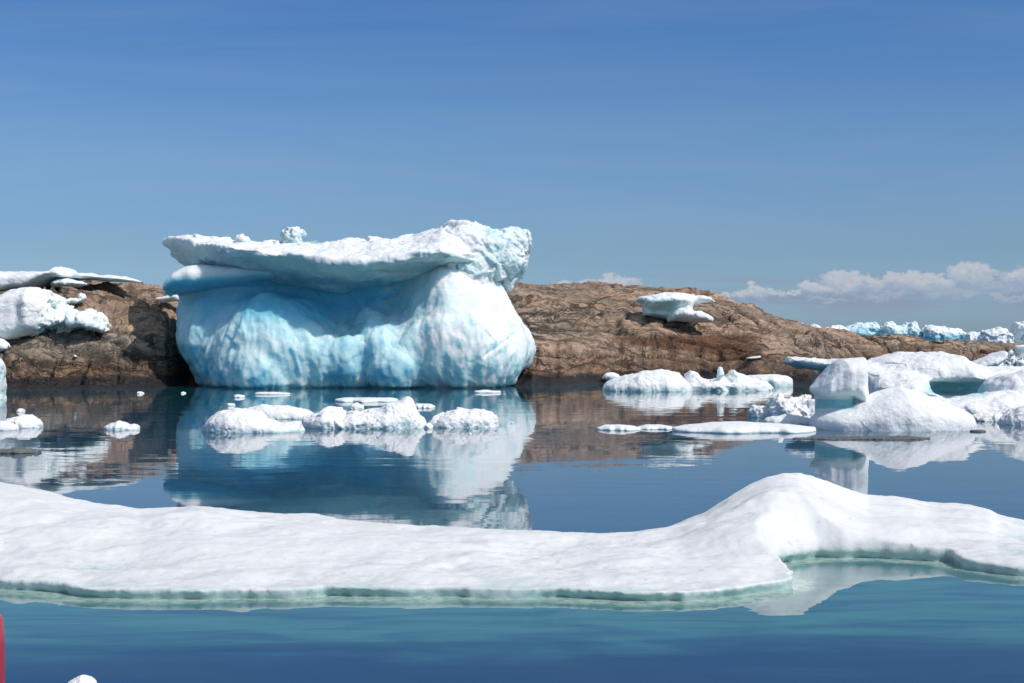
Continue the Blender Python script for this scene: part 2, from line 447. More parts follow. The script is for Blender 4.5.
def rock_eval(X, Y):
    u = 512 + F * X / Y
    Ds = shore_depth(u) + 1.6 * fbm(X * .16, Y * 0.05, 0, 4, .6, 3) + .5 * fbm(X * .8, Y * .3, 0, 3, .6, 8)
    Dc = crest_depth(u); Hc = crest_height(u)
    t = (Y - Ds) / (Dc - Ds)
    tc = np.clip(t, 0, 1)
    p = 1 - (1 - tc) ** 1.9
    # a low shelf, a step and then the long smooth back
    p = .80 * p + .20 * sstep(.03, .15, tc)
    back = np.clip(t - 1, 0, 5)
    h = Hc * p - back ** 1.6 * Hc * 1.2
    h = np.where(t < 0, t * (Dc - Ds) * .35, h)
    amp = sstep(0, .06, tc) * (1 - .55 * sstep(.75, 1.0, tc))
    # rounded whaleback lobes
    w = fbm(X * .07, Y * .09, 0, 2, .5, 21)
    h = h + amp * .9 * fbm(X * .04 + w * .5, Y * .13, 0, 3, .45, 5)
    # strata: inclined steps
    k = h * 1.15 + X * .028 + .9 * fbm(X * .06, Y * .12, 0, 3, .5, 14)
    fr = k - np.floor(k)
    saw = np.where(fr < .86, fr / .86, (1 - fr) / .14)
    lmask = sstep(-.1, .35, fbm(X * .05, Y * .09, 0, 2, .5, 31))
    left = sstep(230, 150, u)
    st = amp * (.95 * lmask + .5 * left)
    h = h + st * (saw - .5)
    crack = st * 1.5 * np.exp(-((fr - .97) / .06) ** 2)
    k2 = h * 3.3 - X * .05 + 1.2 * fbm(X * .15, Y * .25, 0, 3, .5, 44)
    fr2 = k2 - np.floor(k2)
    saw2 = np.where(fr2 < .8, fr2 / .8, (1 - fr2) / .2)
    m2 = sstep(-.05, .4, fbm(X * .10, Y * .2, 0, 3, .5, 61)) + .5 * left
    h = h + amp * .17 * m2 * (saw2 - .5)
    # joint blocks
    wx = X + .8 * fbm(X * .4, Y * .4, 0, 2, .5, 71); wy = Y + 1.2 * fbm(X * .3, Y * .3, 5, 2, .5, 72)
    f1, f2, cid = worley(wx * .15 + wy * .07, wy * .26 - wx * .05, h * .0 + .5, 3)
    g = np.exp(-((f2 - f1) / .055) ** 2)
    bm = (.35 + .65 * sstep(-.2, .3, fbm(X * .08, Y * .15, 0, 2, .5, 81)))
    low = 1 + 1.4 * left * sstep(.5, .1, tc)
    h = h - amp * g * .16 * bm * low + amp * (cid - .5) * .20 * low
    f1b, f2b, cidb = worley(wx * .55 + wy * .1, wy * .75, h * .0 + 2.5, 9)
    gb = np.exp(-((f2b - f1b) / .06) ** 2)
    h = h - amp * gb * .03 * bm * low + amp * (cidb - .5) * .05 * low
    h = h + amp * (.13 * fbm(X * .38, Y * 1.1, 0, 4, .6, 91))
    rid = ridged(X * .22 + Y * .05, Y * .9 + X * .06, 0 * X, 3, 95)
    h = h - amp * .22 * np.clip(rid - .45, 0, 1)
    crack = crack + 1.6 * np.clip(rid - .72, 0, 1) * amp
    crack = np.clip(crack * .6 + g * bm * .9 * amp + gb * bm * .5 * amp, 0, 1)
    # long ledges, joints and zones of this particular shore (bearing, apparent height from the water side)
    ap = HY - (h - CH) * F / Y + 1.1 * fbm(X * .35, Y * .12, 0, 4, .6, 111)
    groove = np.zeros_like(h)
    for pts, w, dpt in LEDGES:
        pu = [a for a, b in pts]; pv = [b for a, b in pts]
        on = sstep(pu[0] - 6, pu[0] + 4, u) * sstep(pu[-1] + 6, pu[-1] - 4, u)
        wv = w * (.55 + .9 * np.clip(.5 + fbm(X * .5, Y * .1, 0, 3, .6, 120 + w), 0, 1.5))
        e = np.exp(-(np.clip(np.abs(ap - np.interp(u, pu, pv)) / wv, 0, 6)) ** 2) * on
        groove = np.maximum(groove, e); h = h - dpt * e * sstep(0, .04, tc)
    crack = np.clip(crack + groove * .95, 0, 1)  # ledge grooves darkened too, their shade put into the crack colour
    rust = sstep(600, 640, u) * sstep(775, 745, u) * sstep(332, 337, ap + 0 * u) * sstep(np.interp(u, [600, 680, 760], [341, 350, 362]) + 2, np.interp(u, [600, 680, 760], [341, 350, 362]) - 2, ap)
    grey = sstep(215, 195, u) * sstep(326, 334, ap + np.interp(u, [0, 100, 170], [8, 2, -6])) * sstep(372, 360, ap)
    blk = sstep(585, 620, u) * sstep(800, 740, u) * sstep(np.interp(u, [600, 650, 720, 780], [381, 373, 374, 384]), np.interp(u, [600, 650, 720, 780], [384, 376, 377, 387]), ap)
    blk = np.maximum(blk, sstep(884 - 700, 0, u) * 0)
    ZONES[0] = (rust, grey, blk)
    tone = .5 + .5 * fbm(X * .09, Y * .15, 0, 3, .55, 101) + .35 * (cid - .5)
    return h, crack, tone

US = np.concatenate([np.arange(-330, -10, 2.5), np.arange(-10, 1034, 1.0), np.arange(1034, 1330, 3)])
TS = np.concatenate([np.linspace(-.06, 0, 6)[:-1], np.linspace(0, .25, 120)[:-1], np.linspace(.25, 1.03, 170)[:-1], np.linspace(1.03, 1.6, 18)])
def shore():
    U, T_ = np.meshgrid(US, TS, indexing='ij')
    Ds = shore_depth(U) - 2; Dc = crest_depth(U)
    Y = Ds + T_ * (Dc - Ds); X = (U - 512) * Y / F
    h, cr, tn = rock_eval(X, Y)
    rust, grey, blk = ZONES[0]
    nu, nt = U.shape
    V = np.stack([X, Y, h], -1).reshape(-1, 3)
    i = np.arange(nu - 1)[:, None] * nt + np.arange(nt - 1)[None, :]
    Q = np.stack([i, i + nt, i + nt + 1, i + 1], -1).reshape(-1, 4)
    o = make_mesh('rocky_shore', V, Q, M_ROCK, {'crack': cr.ravel(), 'tone': tn.ravel(), 'rust': rust.ravel(), 'grey': grey.ravel(), 'black': blk.ravel()})
    tag(o, kind='structure')
shore()

def rock_depth(px, py):
    """distance at which the rock surface shows at this bearing and height"""
    d = np.linspace(shore_depth(px) - 3, crest_depth(px) + 4, 900)
    h = rock_eval((px - 512) * d / F, d)[0]
    yy = HY - (h - CH) * F / d
    k = np.nonzero(yy <= py)[0]
    return float(d[k[0]]) if len(k) else float(crest_depth(px))

# ------------------------------------------------------------------ generic ice pieces
def lump_field(parts):
    """each part: dict(top=[(px,py)..], bot=[(px,py)..] or None, d=, ry=, p=, lean=)"""
    def field(X, Y, Z):
        f = None
        for q in parts:
            d = q['d']
            tx = np.array([PX(a, d) for a, b in q['top']]); tz = np.array([PZ(b, d) for a, b in q['top']])
            zt = np.interp(X, tx, tz)
            if q.get('bot'):
                bx = np.array([PX(a, d) for a, b in q['bot']]); bz = np.array([PZ(b, d) for a, b in q['bot']])
                zb = np.interp(X, bx, bz)
            else:
                zb = np.interp(X, tx, -np.clip(tz, .05, 9) * .8)
            hh = np.maximum((zt - zb) / 2, .02); zm = (zt + zb) / 2
            mid = (tx[0] + tx[-1]) / 2; half = (tx[-1] - tx[0]) / 2
            e = np.clip(np.abs(X - mid) / half, 0, 1)
            xq = (X - tx[0]) / half; sq = d * 7.13 + tx[0] * 3.1
            irr = 1 + q.get('irr', .5 if q['ry'] > 4 * max(tz.max(), .01) or q.get('p', 2.2) > 5 and not q.get('bot') else .12) * (perlin(xq * 2.3 + sq, xq * 0 + 1.5, xq * 0) + .35 * perlin(xq * 4.6 + sq, xq * 0 + 4.5, xq * 0))
            ry = q['ry'] * np.sqrt(np.clip(1 - e ** q.get('ex', 3.0), .02, 1)) * irr
            yc = d + q.get('lean', 0) * (Z - zm) + q['ry'] * .3 * q.get('irr', .5 if q['ry'] > 4 * max(tz.max(), .01) or q.get('p', 2.2) > 5 and not q.get('bot') else .12) * perlin(xq * 3.1 - sq, xq * 0 + 7.5, xq * 0)
            p = q.get('p', 2.2)
            g = (np.abs(Z - zm) / hh) ** p + (np.abs(Y - yc) / ry) ** q.get('py', 2.2)
            g = (g ** (1 / p) - 1) * np.minimum(hh, ry) * .9
            out = np.maximum(tx[0] - X, X - tx[-1])
            g = np.maximum(g, out)
            f = g if f is None else smin(f, g, q.get('k', .06) * d / 40)
        return f
    return field

def carved(fn, holes):
    def field(X, Y, Z):
        f = fn(X, Y, Z)
        for (px, py, d, rx, ry, rz, k) in holes:
            q = (np.sqrt(((X - PX(px, d)) / rx) ** 2 + ((Y - d) / ry) ** 2 + ((Z - PZ(py, d)) / rz) ** 2) - 1) * min(rx, ry, rz)
            f = -smin(-f, q, k)
        return f
    return field

def lump_object(name, label, cat, parts, mat=None, rough=1.0, ice=0.0, dirt=0.0, group=None, px=.8, parent=None, icefn=None, cell=1.0, smoothf=1.0, holes=None):
    d0 = parts[0]['d']; h = d0 / F * px
    xs = [PX(a, q['d']) for q in parts for a, b in q['top']]
    zs = [PZ(b, q['d']) for q in parts for a, b in q['top']]
    zb = [PZ(b, q['d']) for q in parts if q.get('bot') for a, b in q['bot']]
    zb += [-max(.05, max(PZ(b, q['d']) for a, b in q['top'])) * .8 for q in parts if not q.get('bot')]
    y0 = min(q['d'] - q['ry'] * 1.6 - abs(q.get('lean', 0)) * 2 for q in parts); y1 = max(q['d'] + q['ry'] * 1.6 + abs(q.get('lean', 0)) * 2 for q in parts)
    size = max(zs) - max(min(zb), -.3)
    m = max(3 * h, .12 * size) + 4 * h
    a = min(.16 * size, .5) * rough
    fac = min(max((rough - .4) / .7, .06), 1.15)
    c = max(min(size * .45, 1.4), h * 6) * cell
    sd = (hash_name(label) % 97) * 1.37
    zlo = max(min(zb), -.35 * max(size, .3)) if not any(q.get('bot') for q in parts) else min(zb)
    def disp(x, y, z):
        f1, f2, cid = worley(x / c + sd, y / c, z / c * 1.15, int(sd) % 50)
        r = a * .22 * (.55 - f1) + a * .85 * fac * facet(x / c + sd, y / c, z / c * 1.15, 9)
        r = r + a * .55 * fbm(x / c * .8, y / c * .8, z / c * .8, 5, .52, sd) * smoothf
        if c > 8 * h:
            r = r + a * .36 * fac * facet(x / c * 2.7 + sd, y / c * 2.7, z / c * 2.7, 7)
        return r
    def attr(x, y, z):
        at = attrs0(x, y, z, ice, dirt)
        at['ice'] = at['ice'] + .30 * sstep(.16 * size + .04, 0, z) * (0 if any(q.get('bot') for q in parts) else 1)
        if icefn is not None: at['ice'] = icefn(x, y, z, at['ice'])
        return at
    o = sdf_object(name, ((min(xs) - m, max(xs) + m), (y0 - m, y1 + m), (zlo - m, max(zs) + m)), h,
                   carved(lump_field(parts), holes or []), disp, a * 1.3 + 2.5 * h, mat or M_ICE, attr, parent)
    if parent is None:
        group = group or {'ice_bit': 'small bits of loose ice', 'ice_floe': 'small floes drifting in the bay', 'slush_strip': 'dark slush strips on the water', 'iceberg': 'far row of ice beyond the low rock'}.get(name)
        tag(o, label, cat, group)
    return o

def hash_name(s):
    v = 7
    for ch in s: v = (v * 31 + ord(ch)) % 1000003
    return v

def L(top, wl=None, d=None, ry=None, bot=None, **k):
    d = d or DW(wl)
    w = (top[-1][0] - top[0][0]) * d / F
    q = dict(top=top, d=d, ry=ry or w * .35, bot=bot); q.update(k)
    if wl is not None:               # waterline given: the piece floats; its front edge touches the water at wl
        q['d'] = d + q['ry'] * .75
    return q


# ------------------------------------------------------------------ the big iceberg
BX0 = 78.0
def bw(px, d): return PX(px, d)
def berg():
    root = bpy.data.objects.new('iceberg', None); COL.objects.link(root)
    root.location = (-9.2, 84, 0)
    tag(root, 'huge bulging iceberg of turquoise ice with an overhanging snow cap, aground before the brown rock', 'iceberg')
    D0 = 84.0
    zk = np.array([-2, -.25, .4, .85, 1.6, 2.3, 3.2, 4.2, 5.0, 5.6, 6.0, 6.3, 6.9, 7.6])
    lk = np.array([210, 206, 201, 196, 189, 185.5, 183, 180.5, 179, 180, 173, 176, 186, 205])
    rk = np.array([498, 501, 509, 517, 526, 528, 523, 508, 500, 493, 492, 492, 492, 488])
    xl = (lk - 512) * D0 / F; xr = (rk - 512) * D0 / F
    fk = np.array([76.9, 76.6, 76.3, 76.1, 76.0, 76.1, 76.6, 77.6, 78.6, 79.0, 78.6, 78.6, 79.5, 81])   # front face
    def field(X, Y, Z):
        a = np.interp(Z, zk, xl); b = np.interp(Z, zk, xr); fr = np.interp(Z, zk, fk)
        mid = (a + b) / 2; half = (b - a) / 2
        e = np.abs((X - mid) / half)
        yc = 85.0
        ry = yc - fr
        f = ((e ** 3.2 + np.abs((Y - yc) / ry) ** 2.6) ** (1 / 2.9) - 1) * ry * .75
        # right part of the front stands further out
        def ell(px, py, d, rx, ryy, rz):
            cx = PX(px, d); cz = PZ(py, d)
            q = np.sqrt(((X - cx) / rx) ** 2 + ((Y - d) / ryy) ** 2 + ((Z - cz) / rz) ** 2)
            return (q - 1) * min(rx, ryy, rz)
        # deep recess under the cap
        rec = ell(325, 296, 75.4, 6.9, 4.7, 2.2)
        f = -smin(-f, rec, .9)
        rec2 = ell(408, 295, 75.3, 3.4, 4.8, 1.9)
        f = -smin(-f, rec2, .4)
        f = smin(f, ell(272, 366, 79.0, 3.1, 3.6, 4.0), .35)      # big pale bulge, left
        f = smin(f, ell(308, 352, 79.4, 1.5, 3.2, 2.9), .6)
        f = smin(f, ell(383, 352, 78.4, 1.25, 2.7, 1.9), .15)     # knob with flat columns, middle
        f = smin(f, ell(372, 330, 78.6, .95, 1.9, 1.1), .12)
        f = smin(f, ell(352, 365, 78.2, .75, 2.2, 1.6), .12)
        f = smin(f, ell(392, 372, 77.7, 1.6, 2.6, 1.75), .1)
        f = smin(f, ell(458, 350, 79.8, 3.6, 4.8, 3.5), 1.0)       # right bulge
        f = smin(f, ell(448, 300, 79.8, 2.0, 3.0, 2.4), 1.0)
        f = smin(f, ell(512, 346, 82.5, 1.2, 3.0, 1.55), .15)      # hanging lobe, right
        f = smin(f, ell(478, 310, 81.5, 1.5, 3.0, 2.4), 1.0)
        # ledge that runs back along the left shoulder
        led = lump_field([dict(top=[(167, 295), (170, 286), (176, 279), (184, 272), (192, 268), (215, 265), (260, 266), (300, 270)], d=81.2, ry=3.6, ex=8,
                               bot=[(167, 297), (185, 294.5), (215, 290), (260, 284), (300, 280)], p=3.0)])(X, Y, Z)
        f = smin(f, led, .12)
        return f
    def disp(x, y, z):
        sm = 1 - .5 * sstep(5.0, 5.5, z) * sstep(-10.5, -12, x)
        r = .34 * fbm(x * .38, y * .38, z * .25, 3, .5, 3)
        r = r + .19 * (ridged(x * .75 + .25 * perlin(x * .5, y * .5, z * .5), y * .6, z * .20, 2, 5) - .3) * sstep(5.0, 3.0, z)
        f1, f2, c = worley(x * .95 + .5 * perlin(x, y, z), y * .8, z * .55, 4)
        r = r + .13 * (.55 - f1) * sstep(-.2, .2, fbm(x * .2, y * .2, z * .2, 2, .5, 9) + .1)
        r = r + .05 * fbm(x * 2.2, y * 2.2, z * 1.3, 4, .55, 7)
        g1, g2, gc = worley(x * 2.6, y * 2.6, z * 1.9, 14)
        r = r + .035 * (.5 - g1)
        pxx = 512 + F * x / y; pyy = HY - (z - CH) * F / y
        dl = np.abs(pyy - (357 + (pxx - 483) * -.72)); r = r - .14 * np.exp(-(dl / 1.1) ** 2) * sstep(478, 488, pxx) * sstep(520, 512, pxx)
        r = r + .11 * (ridged(x * 1.9 + .5 * perlin(x * .7, y * .7, z * .7), y * 1.2, z * .35, 2, 15) - .3) * sstep(4.4, 2.5, z)
        r = r + .06 * facet(x * .9 + .3 * perlin(x, y, z), y * .8, z * .55, 44) * sstep(0, .25, fbm(x * .15 + 3, y * .2, z * .2, 2, .5, 19) + .08)
        r = r + .035 * facet(x * 3, y * 3, z * 2, 46)
        r = r * sm
        r = r - .12 * np.exp(-((z + .02) / .12) ** 2)
        return r
    def attr(x, y, z):
        at = attrs0(x, y, z)
        px = 512 + F * x / y; py = HY - (z - CH) * F / y
        n = fbm(x * .35, y * .35, z * .3, 3, .55, 40)
        n2 = fbm(x * 1.3, y * 1.3, z * .6, 3, .55, 42)
        b = .46 + .20 * n + .10 * n2
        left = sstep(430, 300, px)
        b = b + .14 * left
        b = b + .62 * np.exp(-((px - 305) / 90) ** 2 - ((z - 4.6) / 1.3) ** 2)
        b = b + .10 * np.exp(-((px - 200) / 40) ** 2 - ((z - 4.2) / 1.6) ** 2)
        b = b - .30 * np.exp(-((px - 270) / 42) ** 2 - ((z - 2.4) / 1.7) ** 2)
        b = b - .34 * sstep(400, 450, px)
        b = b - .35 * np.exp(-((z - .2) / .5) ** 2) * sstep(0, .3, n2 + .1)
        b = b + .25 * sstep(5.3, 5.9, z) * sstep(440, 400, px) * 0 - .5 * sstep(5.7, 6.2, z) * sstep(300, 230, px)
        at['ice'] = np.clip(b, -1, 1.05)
        at['green'] = .35 * sstep(.16, .02, z)
        return at
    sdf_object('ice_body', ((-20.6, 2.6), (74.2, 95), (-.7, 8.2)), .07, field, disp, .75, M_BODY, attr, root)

    # cap ----------------------------------------------------------------
    # crest of the snow and its front lip, by bearing
    cu = np.array([150, 166, 175, 185, 215, 240, 280, 320, 345, 385, 410, 430, 442, 452, 465, 474, 490, 520])
    cy = np.array([241, 239, 238, 237, 239, 241.5, 244, 243, 240.5, 240, 238, 232, 227, 225.5, 229, 236, 235, 236.])
    lipd = np.interp
    FD_U = [150, 168, 190, 220, 260, 330, 420, 452, 470, 482, 500]
    FD_D = [84, 82.5, 79.5, 77, 75.6, 74.8, 75.0, 75.8, 77.5, 79, 81]
    LY_U = [150, 168, 190, 210, 250, 300, 340, 400, 440, 470, 500]
    LY_Y = [241, 239.5, 243, 246, 251, 257, 262, 257, 250, 256, 262]
    def cfield(X, Y, Z):
        u = 512 + F * X / Y
        fd = np.interp(u, FD_U, FD_D); dc = fd + np.interp(u, [166, 190, 260, 480], [.8, 2.5, 6.5, 6.5])
        zc = CH + (HY - np.interp(u, cu, cy)) * dc / F
        zl = CH + (HY - np.interp(u, LY_U, LY_Y)) * fd / F
        t = (Y - fd) / (dc - fd)
        top = zl + .12 + (zc - zl - .12) * np.clip(1 - (1 - np.clip(t, 0, 1)) ** 1.55, 0, 1) - .12 * np.clip(Y - dc, 0, 20) ** 1.3
        inn = np.clip(Y - fd, 0, 20)
        # underside: a thin lip, then it goes down and in towards the body
        bot = zl - .20 - np.interp(u, [200, 330, 400], [.38, .31, .27]) * inn ** .85
        bot = np.where(u < 215, np.maximum(bot, zl - .2 - .5 * sstep(168, 205, u) - .12 * inn), bot)
        bot = np.maximum(bot, 5.0)
        f = np.maximum(Z - top, bot - Z) * .85
        f = np.maximum(f, (fd - Y) * .9)
        f = np.maximum(f, Y - 92.5)
        f = np.maximum(f, PX(167, 84) - X)
        f = np.maximum(f, X - PX(486, 84))
        f = np.maximum(f, (Y - 86.5) * .7 - (X - PX(170, 84)) * .6)
        q = np.sqrt(((X - PX(418, 76.5)) / 2.3) ** 2 + ((Y - 76.4) / 2.0) ** 2 + ((Z - PZ(270, 76.5)) / .42) ** 2)
        f = -smin(-f, (q - 1) * .42, .1)
        for (px, py, d, w, hh, dd, a, b) in [(268, 242, 81.5, .35, .2, .4, .3, .5), (206, 237, 81, .5, .22, .5, -.2, .3), (352, 240, 82, .5, .25, .5, .2, .7), (376, 238, 82, .4, .22, .4, -.3, .2),
                                             (403, 237, 82, .45, .25, .4, .4, .4), (330, 243, 81, .3, .18, .3, .1, .9), (425, 233, 82, .5, .3, .5, .5, .1), (222, 239, 81, .3, .15, .3, .5, .8), (312, 242, 81.5, .28, .2, .3, .8, .2)]:
            f = smin(f, rbox(X, Y, Z, PX(px, d), d, PZ(py + 3.6, d), w * 1.15, dd, hh * .8, a * .6, b), .12)
        return f
    def cdisp(x, y, z):
        u = 512 + F * x / y
        up = 1.0
        r = .16 * fbm(x * .7, y * .7, z * .8, 4, .55, 51)
        r = r + .18 * fbm(x * .22, y * .3, z * .35, 2, .5, 57)
        f1, f2, c = worley(x * 1.5, y * 1.5, z * 1.5, 21)
        r = r + (.05 + .05 * sstep(440, 470, u)) * (.55 - f1)
        g1, g2, c2 = worley(x * 4.1, y * 4.1, z * 4.1, 23)
        r = r + .02 * (.5 - g1)
        # long horizontal melt grooves under the lip
        r = r + .08 * facet(x * .9, y * .9, z * 1.3, 27) + .025 * facet(x * 3.2, y * 3.2, z * 3.6, 28)
        return r + .10 * perlin(x * .25, y * .25, z * 2.6)
    def cattr(x, y, z):
        at = attrs0(x, y, z)
        u = 512 + F * x / y
        zl = CH + (HY - np.interp(u, LY_U, LY_Y)) * np.interp(u, FD_U, FD_D) / F
        n = fbm(x * .3, y * .3, z * 1.5, 3, .55, 60)
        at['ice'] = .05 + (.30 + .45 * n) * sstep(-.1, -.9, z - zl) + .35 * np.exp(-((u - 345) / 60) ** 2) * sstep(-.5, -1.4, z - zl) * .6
        return at
    sdf_object('snow_cap', ((-21.2, 0.6), (73.6, 93.2), (4.6, 10.6)), .075, cfield, cdisp, .8, M_CAP, cattr, root)

    # crumbled head at the right end ------------------------------------------
    blobs = [(462, 243, 80.5, 1.45), (474, 262, 80.5, 1.5), (490, 250, 81, 1.35), (504, 244, 81, .85), (515, 237.5, 81, .62), (521, 240, 81, .5),
             (506, 258, 81, 1.2), (512, 268, 81.2, .65), (494, 276, 81.5, .95), (484, 285, 81, 1.1), (468, 280, 80, 1.3), (452, 262, 79.5, 1.2), (481, 238, 81.5, .5),
             (497, 236, 82, .45), (514, 254, 81.6, .75)]
    def hfield(X, Y, Z):
        f = None
        for (px, py, d, r) in blobs:
            q = np.sqrt((X - PX(px, d)) ** 2 + ((Y - d) / 1.5) ** 2 + (Z - PZ(py + 3, d)) ** 2) - r
            f = q if f is None else smin(f, q, .18)
        return f
    boxes = [(523, 238, 80.8, .30, .35, .22, .5, .3), (516, 234.5, 81, .35, .4, .25, -.3, .6), (505, 236, 81, .4, .5, .3, .2, .9), (525, 246, 80.8, .28, .3, .3, .7, .2), (520, 256, 80.8, .3, .3, .4, -.2, .5),
             (514, 266, 80.6, .45, .4, .35, .4, .3), (484, 236, 81.5, .3, .4, .3, .7, .1), (476, 232, 81.5, .3, .3, .22, .2, .4), (502, 270, 79.9, .55, .4, .4, .3, .8), (488, 262, 79.7, .6, .4, .5, -.4, .3),
             (497, 247, 79.8, .5, .4, .4, .5, .7), (476, 248, 79.2, .6, .4, .45, .1, .3), (508, 278, 80.6, .3, .4, .35, -.5, .5), (512, 248, 80.2, .4, .4, .35, -.6, .2)]
    hfield0 = hfield
    def hfield(X, Y, Z):
        f = hfield0(X, Y, Z)
        for (px, py, d, w, dd, hh, a, b) in boxes: f = smin(f, rbox(X, Y, Z, PX(px, d), d, PZ(py + 1.5, d), w * 1.1, dd, hh * 1.1, a, b), .05)
        return f
    def hdisp(x, y, z):
        f1, f2, c = worley(x * 1.3, y * 1.3, z * 1.3, 31)
        r = .05 * (.5 - f1) + .24 * facet(x * .9, y * .9, z * .9, 37) + .05 * facet(x * 3.3, y * 3.3, z * 3.3, 38)
        g1, g2, c2 = worley(x * 3.1, y * 3.1, z * 3.1, 33)
        return r + .03 * (.5 - g1) + .05 * (c2 - .5) * np.clip((g2 - g1) * 5, 0, 1) + .10 * fbm(x * 1.4, y * 1.4, z * 1.4, 4, .55, 66)
    def hattr(x, y, z):
        at = attrs0(x, y, z)
        at['ice'] = .16 + .5 * fbm(x * .5, y * .5, z * .5, 3, .5, 70)
        return at
    sdf_object('crumbled_edge', ((-5.8, 1.9), (76.8, 84.6), (4.2, 9.8)), .06, hfield, hdisp, .7, M_CAP, hattr, root)
    d = 79.0
    lump_object('ice_block', 'craggy white chunk perched on top of the huge iceberg', 'ice block',
        [L([(282, 244), (284, 233), (288, 229.5), (296, 229), (302, 232), (303, 244)], d=80.6, ry=.6, bot=[(282, 250), (303, 250)], p=5)], M_CAP, rough=1.3, ice=.25)
    lump_object('ice_block', 'small knob of snow standing near the left tip of the snow cap', 'ice block',
        [L([(236, 243), (238, 235), (242, 234), (247, 238), (253, 246)], d=80, ry=.5, bot=[(236, 250), (253, 250)], p=4)], M_CAP, rough=1.1, ice=.05)
    lump_object('ice_block', 'tiny pointed snow lump left of the craggy chunk on the iceberg top', 'ice block',
        [L([(273, 248), (275, 240.5), (278, 241), (280, 248)], d=80, ry=.3, bot=[(273, 251), (280, 251)], p=3)], M_CAP, rough=1.0, ice=.05)
berg()

GA = 'loose ice afloat in the bay'
def floats(label, tops, wl, cat='ice floe', name='ice_floe', **k):
    lk = {q: k.pop(q) for q in ('ry', 'p', 'py', 'ex', 'lean') if q in k}
    return lump_object(name, label, cat, [L(tops, wl=wl, **lk)], **k)

# ---- middle of the bay, in front of the iceberg
floats('low white floe with a long flat tail, leftmost of the three before the big iceberg',
       [(203, 431), (207, 423), (213, 416), (222, 410.5), (237, 408), (250, 409.5), (259, 413), (266, 420), (282, 423), (300, 422), (304, 430)], 432.5, ry=1.0, rough=.6)
floats('flat white ice slab lying just behind the floe with a long tail',
       [(243, 413), (250, 408), (262, 405), (285, 405.5), (305, 409), (314, 413)], 419, ry=.8, rough=.6)
floats('widest crumbly white floe, peaked at its right end, in the middle before the big iceberg',
       [(303, 428), (306, 418), (320, 412), (328, 408), (338, 410), (345, 414), (355, 411), (372, 410), (383, 407), (395, 401), (408, 398.5), (414, 405), (420, 416), (426, 427)], 428.5, ry=1.1, rough=.75)
floats('compact knobbly white floe, rightmost of the three before the big iceberg',
       [(428, 427), (435, 417), (446, 412), (457, 408), (470, 409.5), (483, 409), (492, 412), (498, 417), (498, 427)], 427.5, ry=.8, rough=.75)
floats('long thin ice sheet on the water behind the peaked floe', [(335, 399), (345, 397.6), (392, 397.8), (398, 399)], 402, ry=1.0, rough=.5)
floats('small white lump just behind the left half of the peaked floe', [(348, 408), (352, 404), (358, 403.3), (364, 406)], 409.5, ry=.35)
floats('small flat ice sheet to the right of the peaked floe', [(412, 405), (417, 403.5), (430, 404), (435, 406)], 408, ry=.6, rough=.5)
floats('small pair of white bits between the peaked floe and the knobbly floe', [(424, 427), (427, 422), (430, 423.5), (433, 427)], 428.5, ry=.15)
for lab, a, b, t, w in [('thin sliver of ice near the foot of the big iceberg, left of its middle', 255, 290, 391.8, 394.6),
                        ('thin sliver of ice near the right foot of the big iceberg', 474, 501, 390, 393),
                        ('tiny white ice bit floating left of the thin sliver before the iceberg', 234, 245, 394.6, 397.6),
                        ('tiny white ice crumb behind the flat slab and its tailed floe', 227, 235, 403, 406),
                        ('tiny white ice bit on the dark reflection left of the iceberg', 181, 186, 391.6, 393.6),
                        ('tiny white ice bit close to the left rocky shore', 137, 144, 391.4, 393.8),
                        ('tiny round white ice bit above the left edge floes', 18, 24, 408.5, 412.2)]:
    floats(lab, [(a, t + .8), (a * .7 + b * .3, t), (b * .6 + a * .4, t + .3), (b, t + 1)], w, 'ice bit', 'ice_bit', ry=.3, rough=.8)
floats('small white floe with two humps alone on the brown reflection', [(104, 427), (110, 424), (119, 421), (125, 422.5), (129, 425), (134, 424), (139.5, 426)], 430, ry=.35, rough=.7)
floats('low rounded white floe beside the left edge', [(2, 424), (8, 419), (14, 417), (22, 414.8), (30, 415.5), (36, 418), (42, 423)], 428, ry=.6, rough=.7)
floats('small rounded white floe cut by the left edge, in front of its neighbour', [(-16, 424), (-8, 421.5), (4, 421), (12, 423), (18, 427)], 430.5, ry=.4, rough=.5)
floats('strip of grey dirty slush floating near the left edge', [(-20, 450), (-5, 449), (6, 450), (14, 448.6), (22, 448), (30, 450), (40, 450.5)], 453.5, 'slush strip', 'slush_strip', ry=.3, mat=M_DIRT, dirt=.5, rough=1.2)
floats('pale ice mass at the left edge rising from the water', [(-40, 352), (-10, 356), (-1, 360), (3, 366), (5, 380), (3, 396)], 400.5, ry=1.4, rough=.6, ice=.1, p=4)

for lab, px_, py_, w_ in [
                          ('tiny ice crumb in front of the knobbly floe', 470, 434, 3.5), ('tiny ice crumb right of the knobbly floe', 512, 423, 3),
                          ('tiny ice crumb before the smooth mound on its bright reflection', 640, 401, 4), ('tiny ice crumb before the jagged mound', 700, 399, 4)]:
    floats(lab, [(px_ - w_ / 2, py_ - .3), (px_, py_ - 1.2), (px_ + w_ / 2, py_ - .4)], py_ + .6, 'ice bit', 'ice_bit', ry=.06, rough=.8)

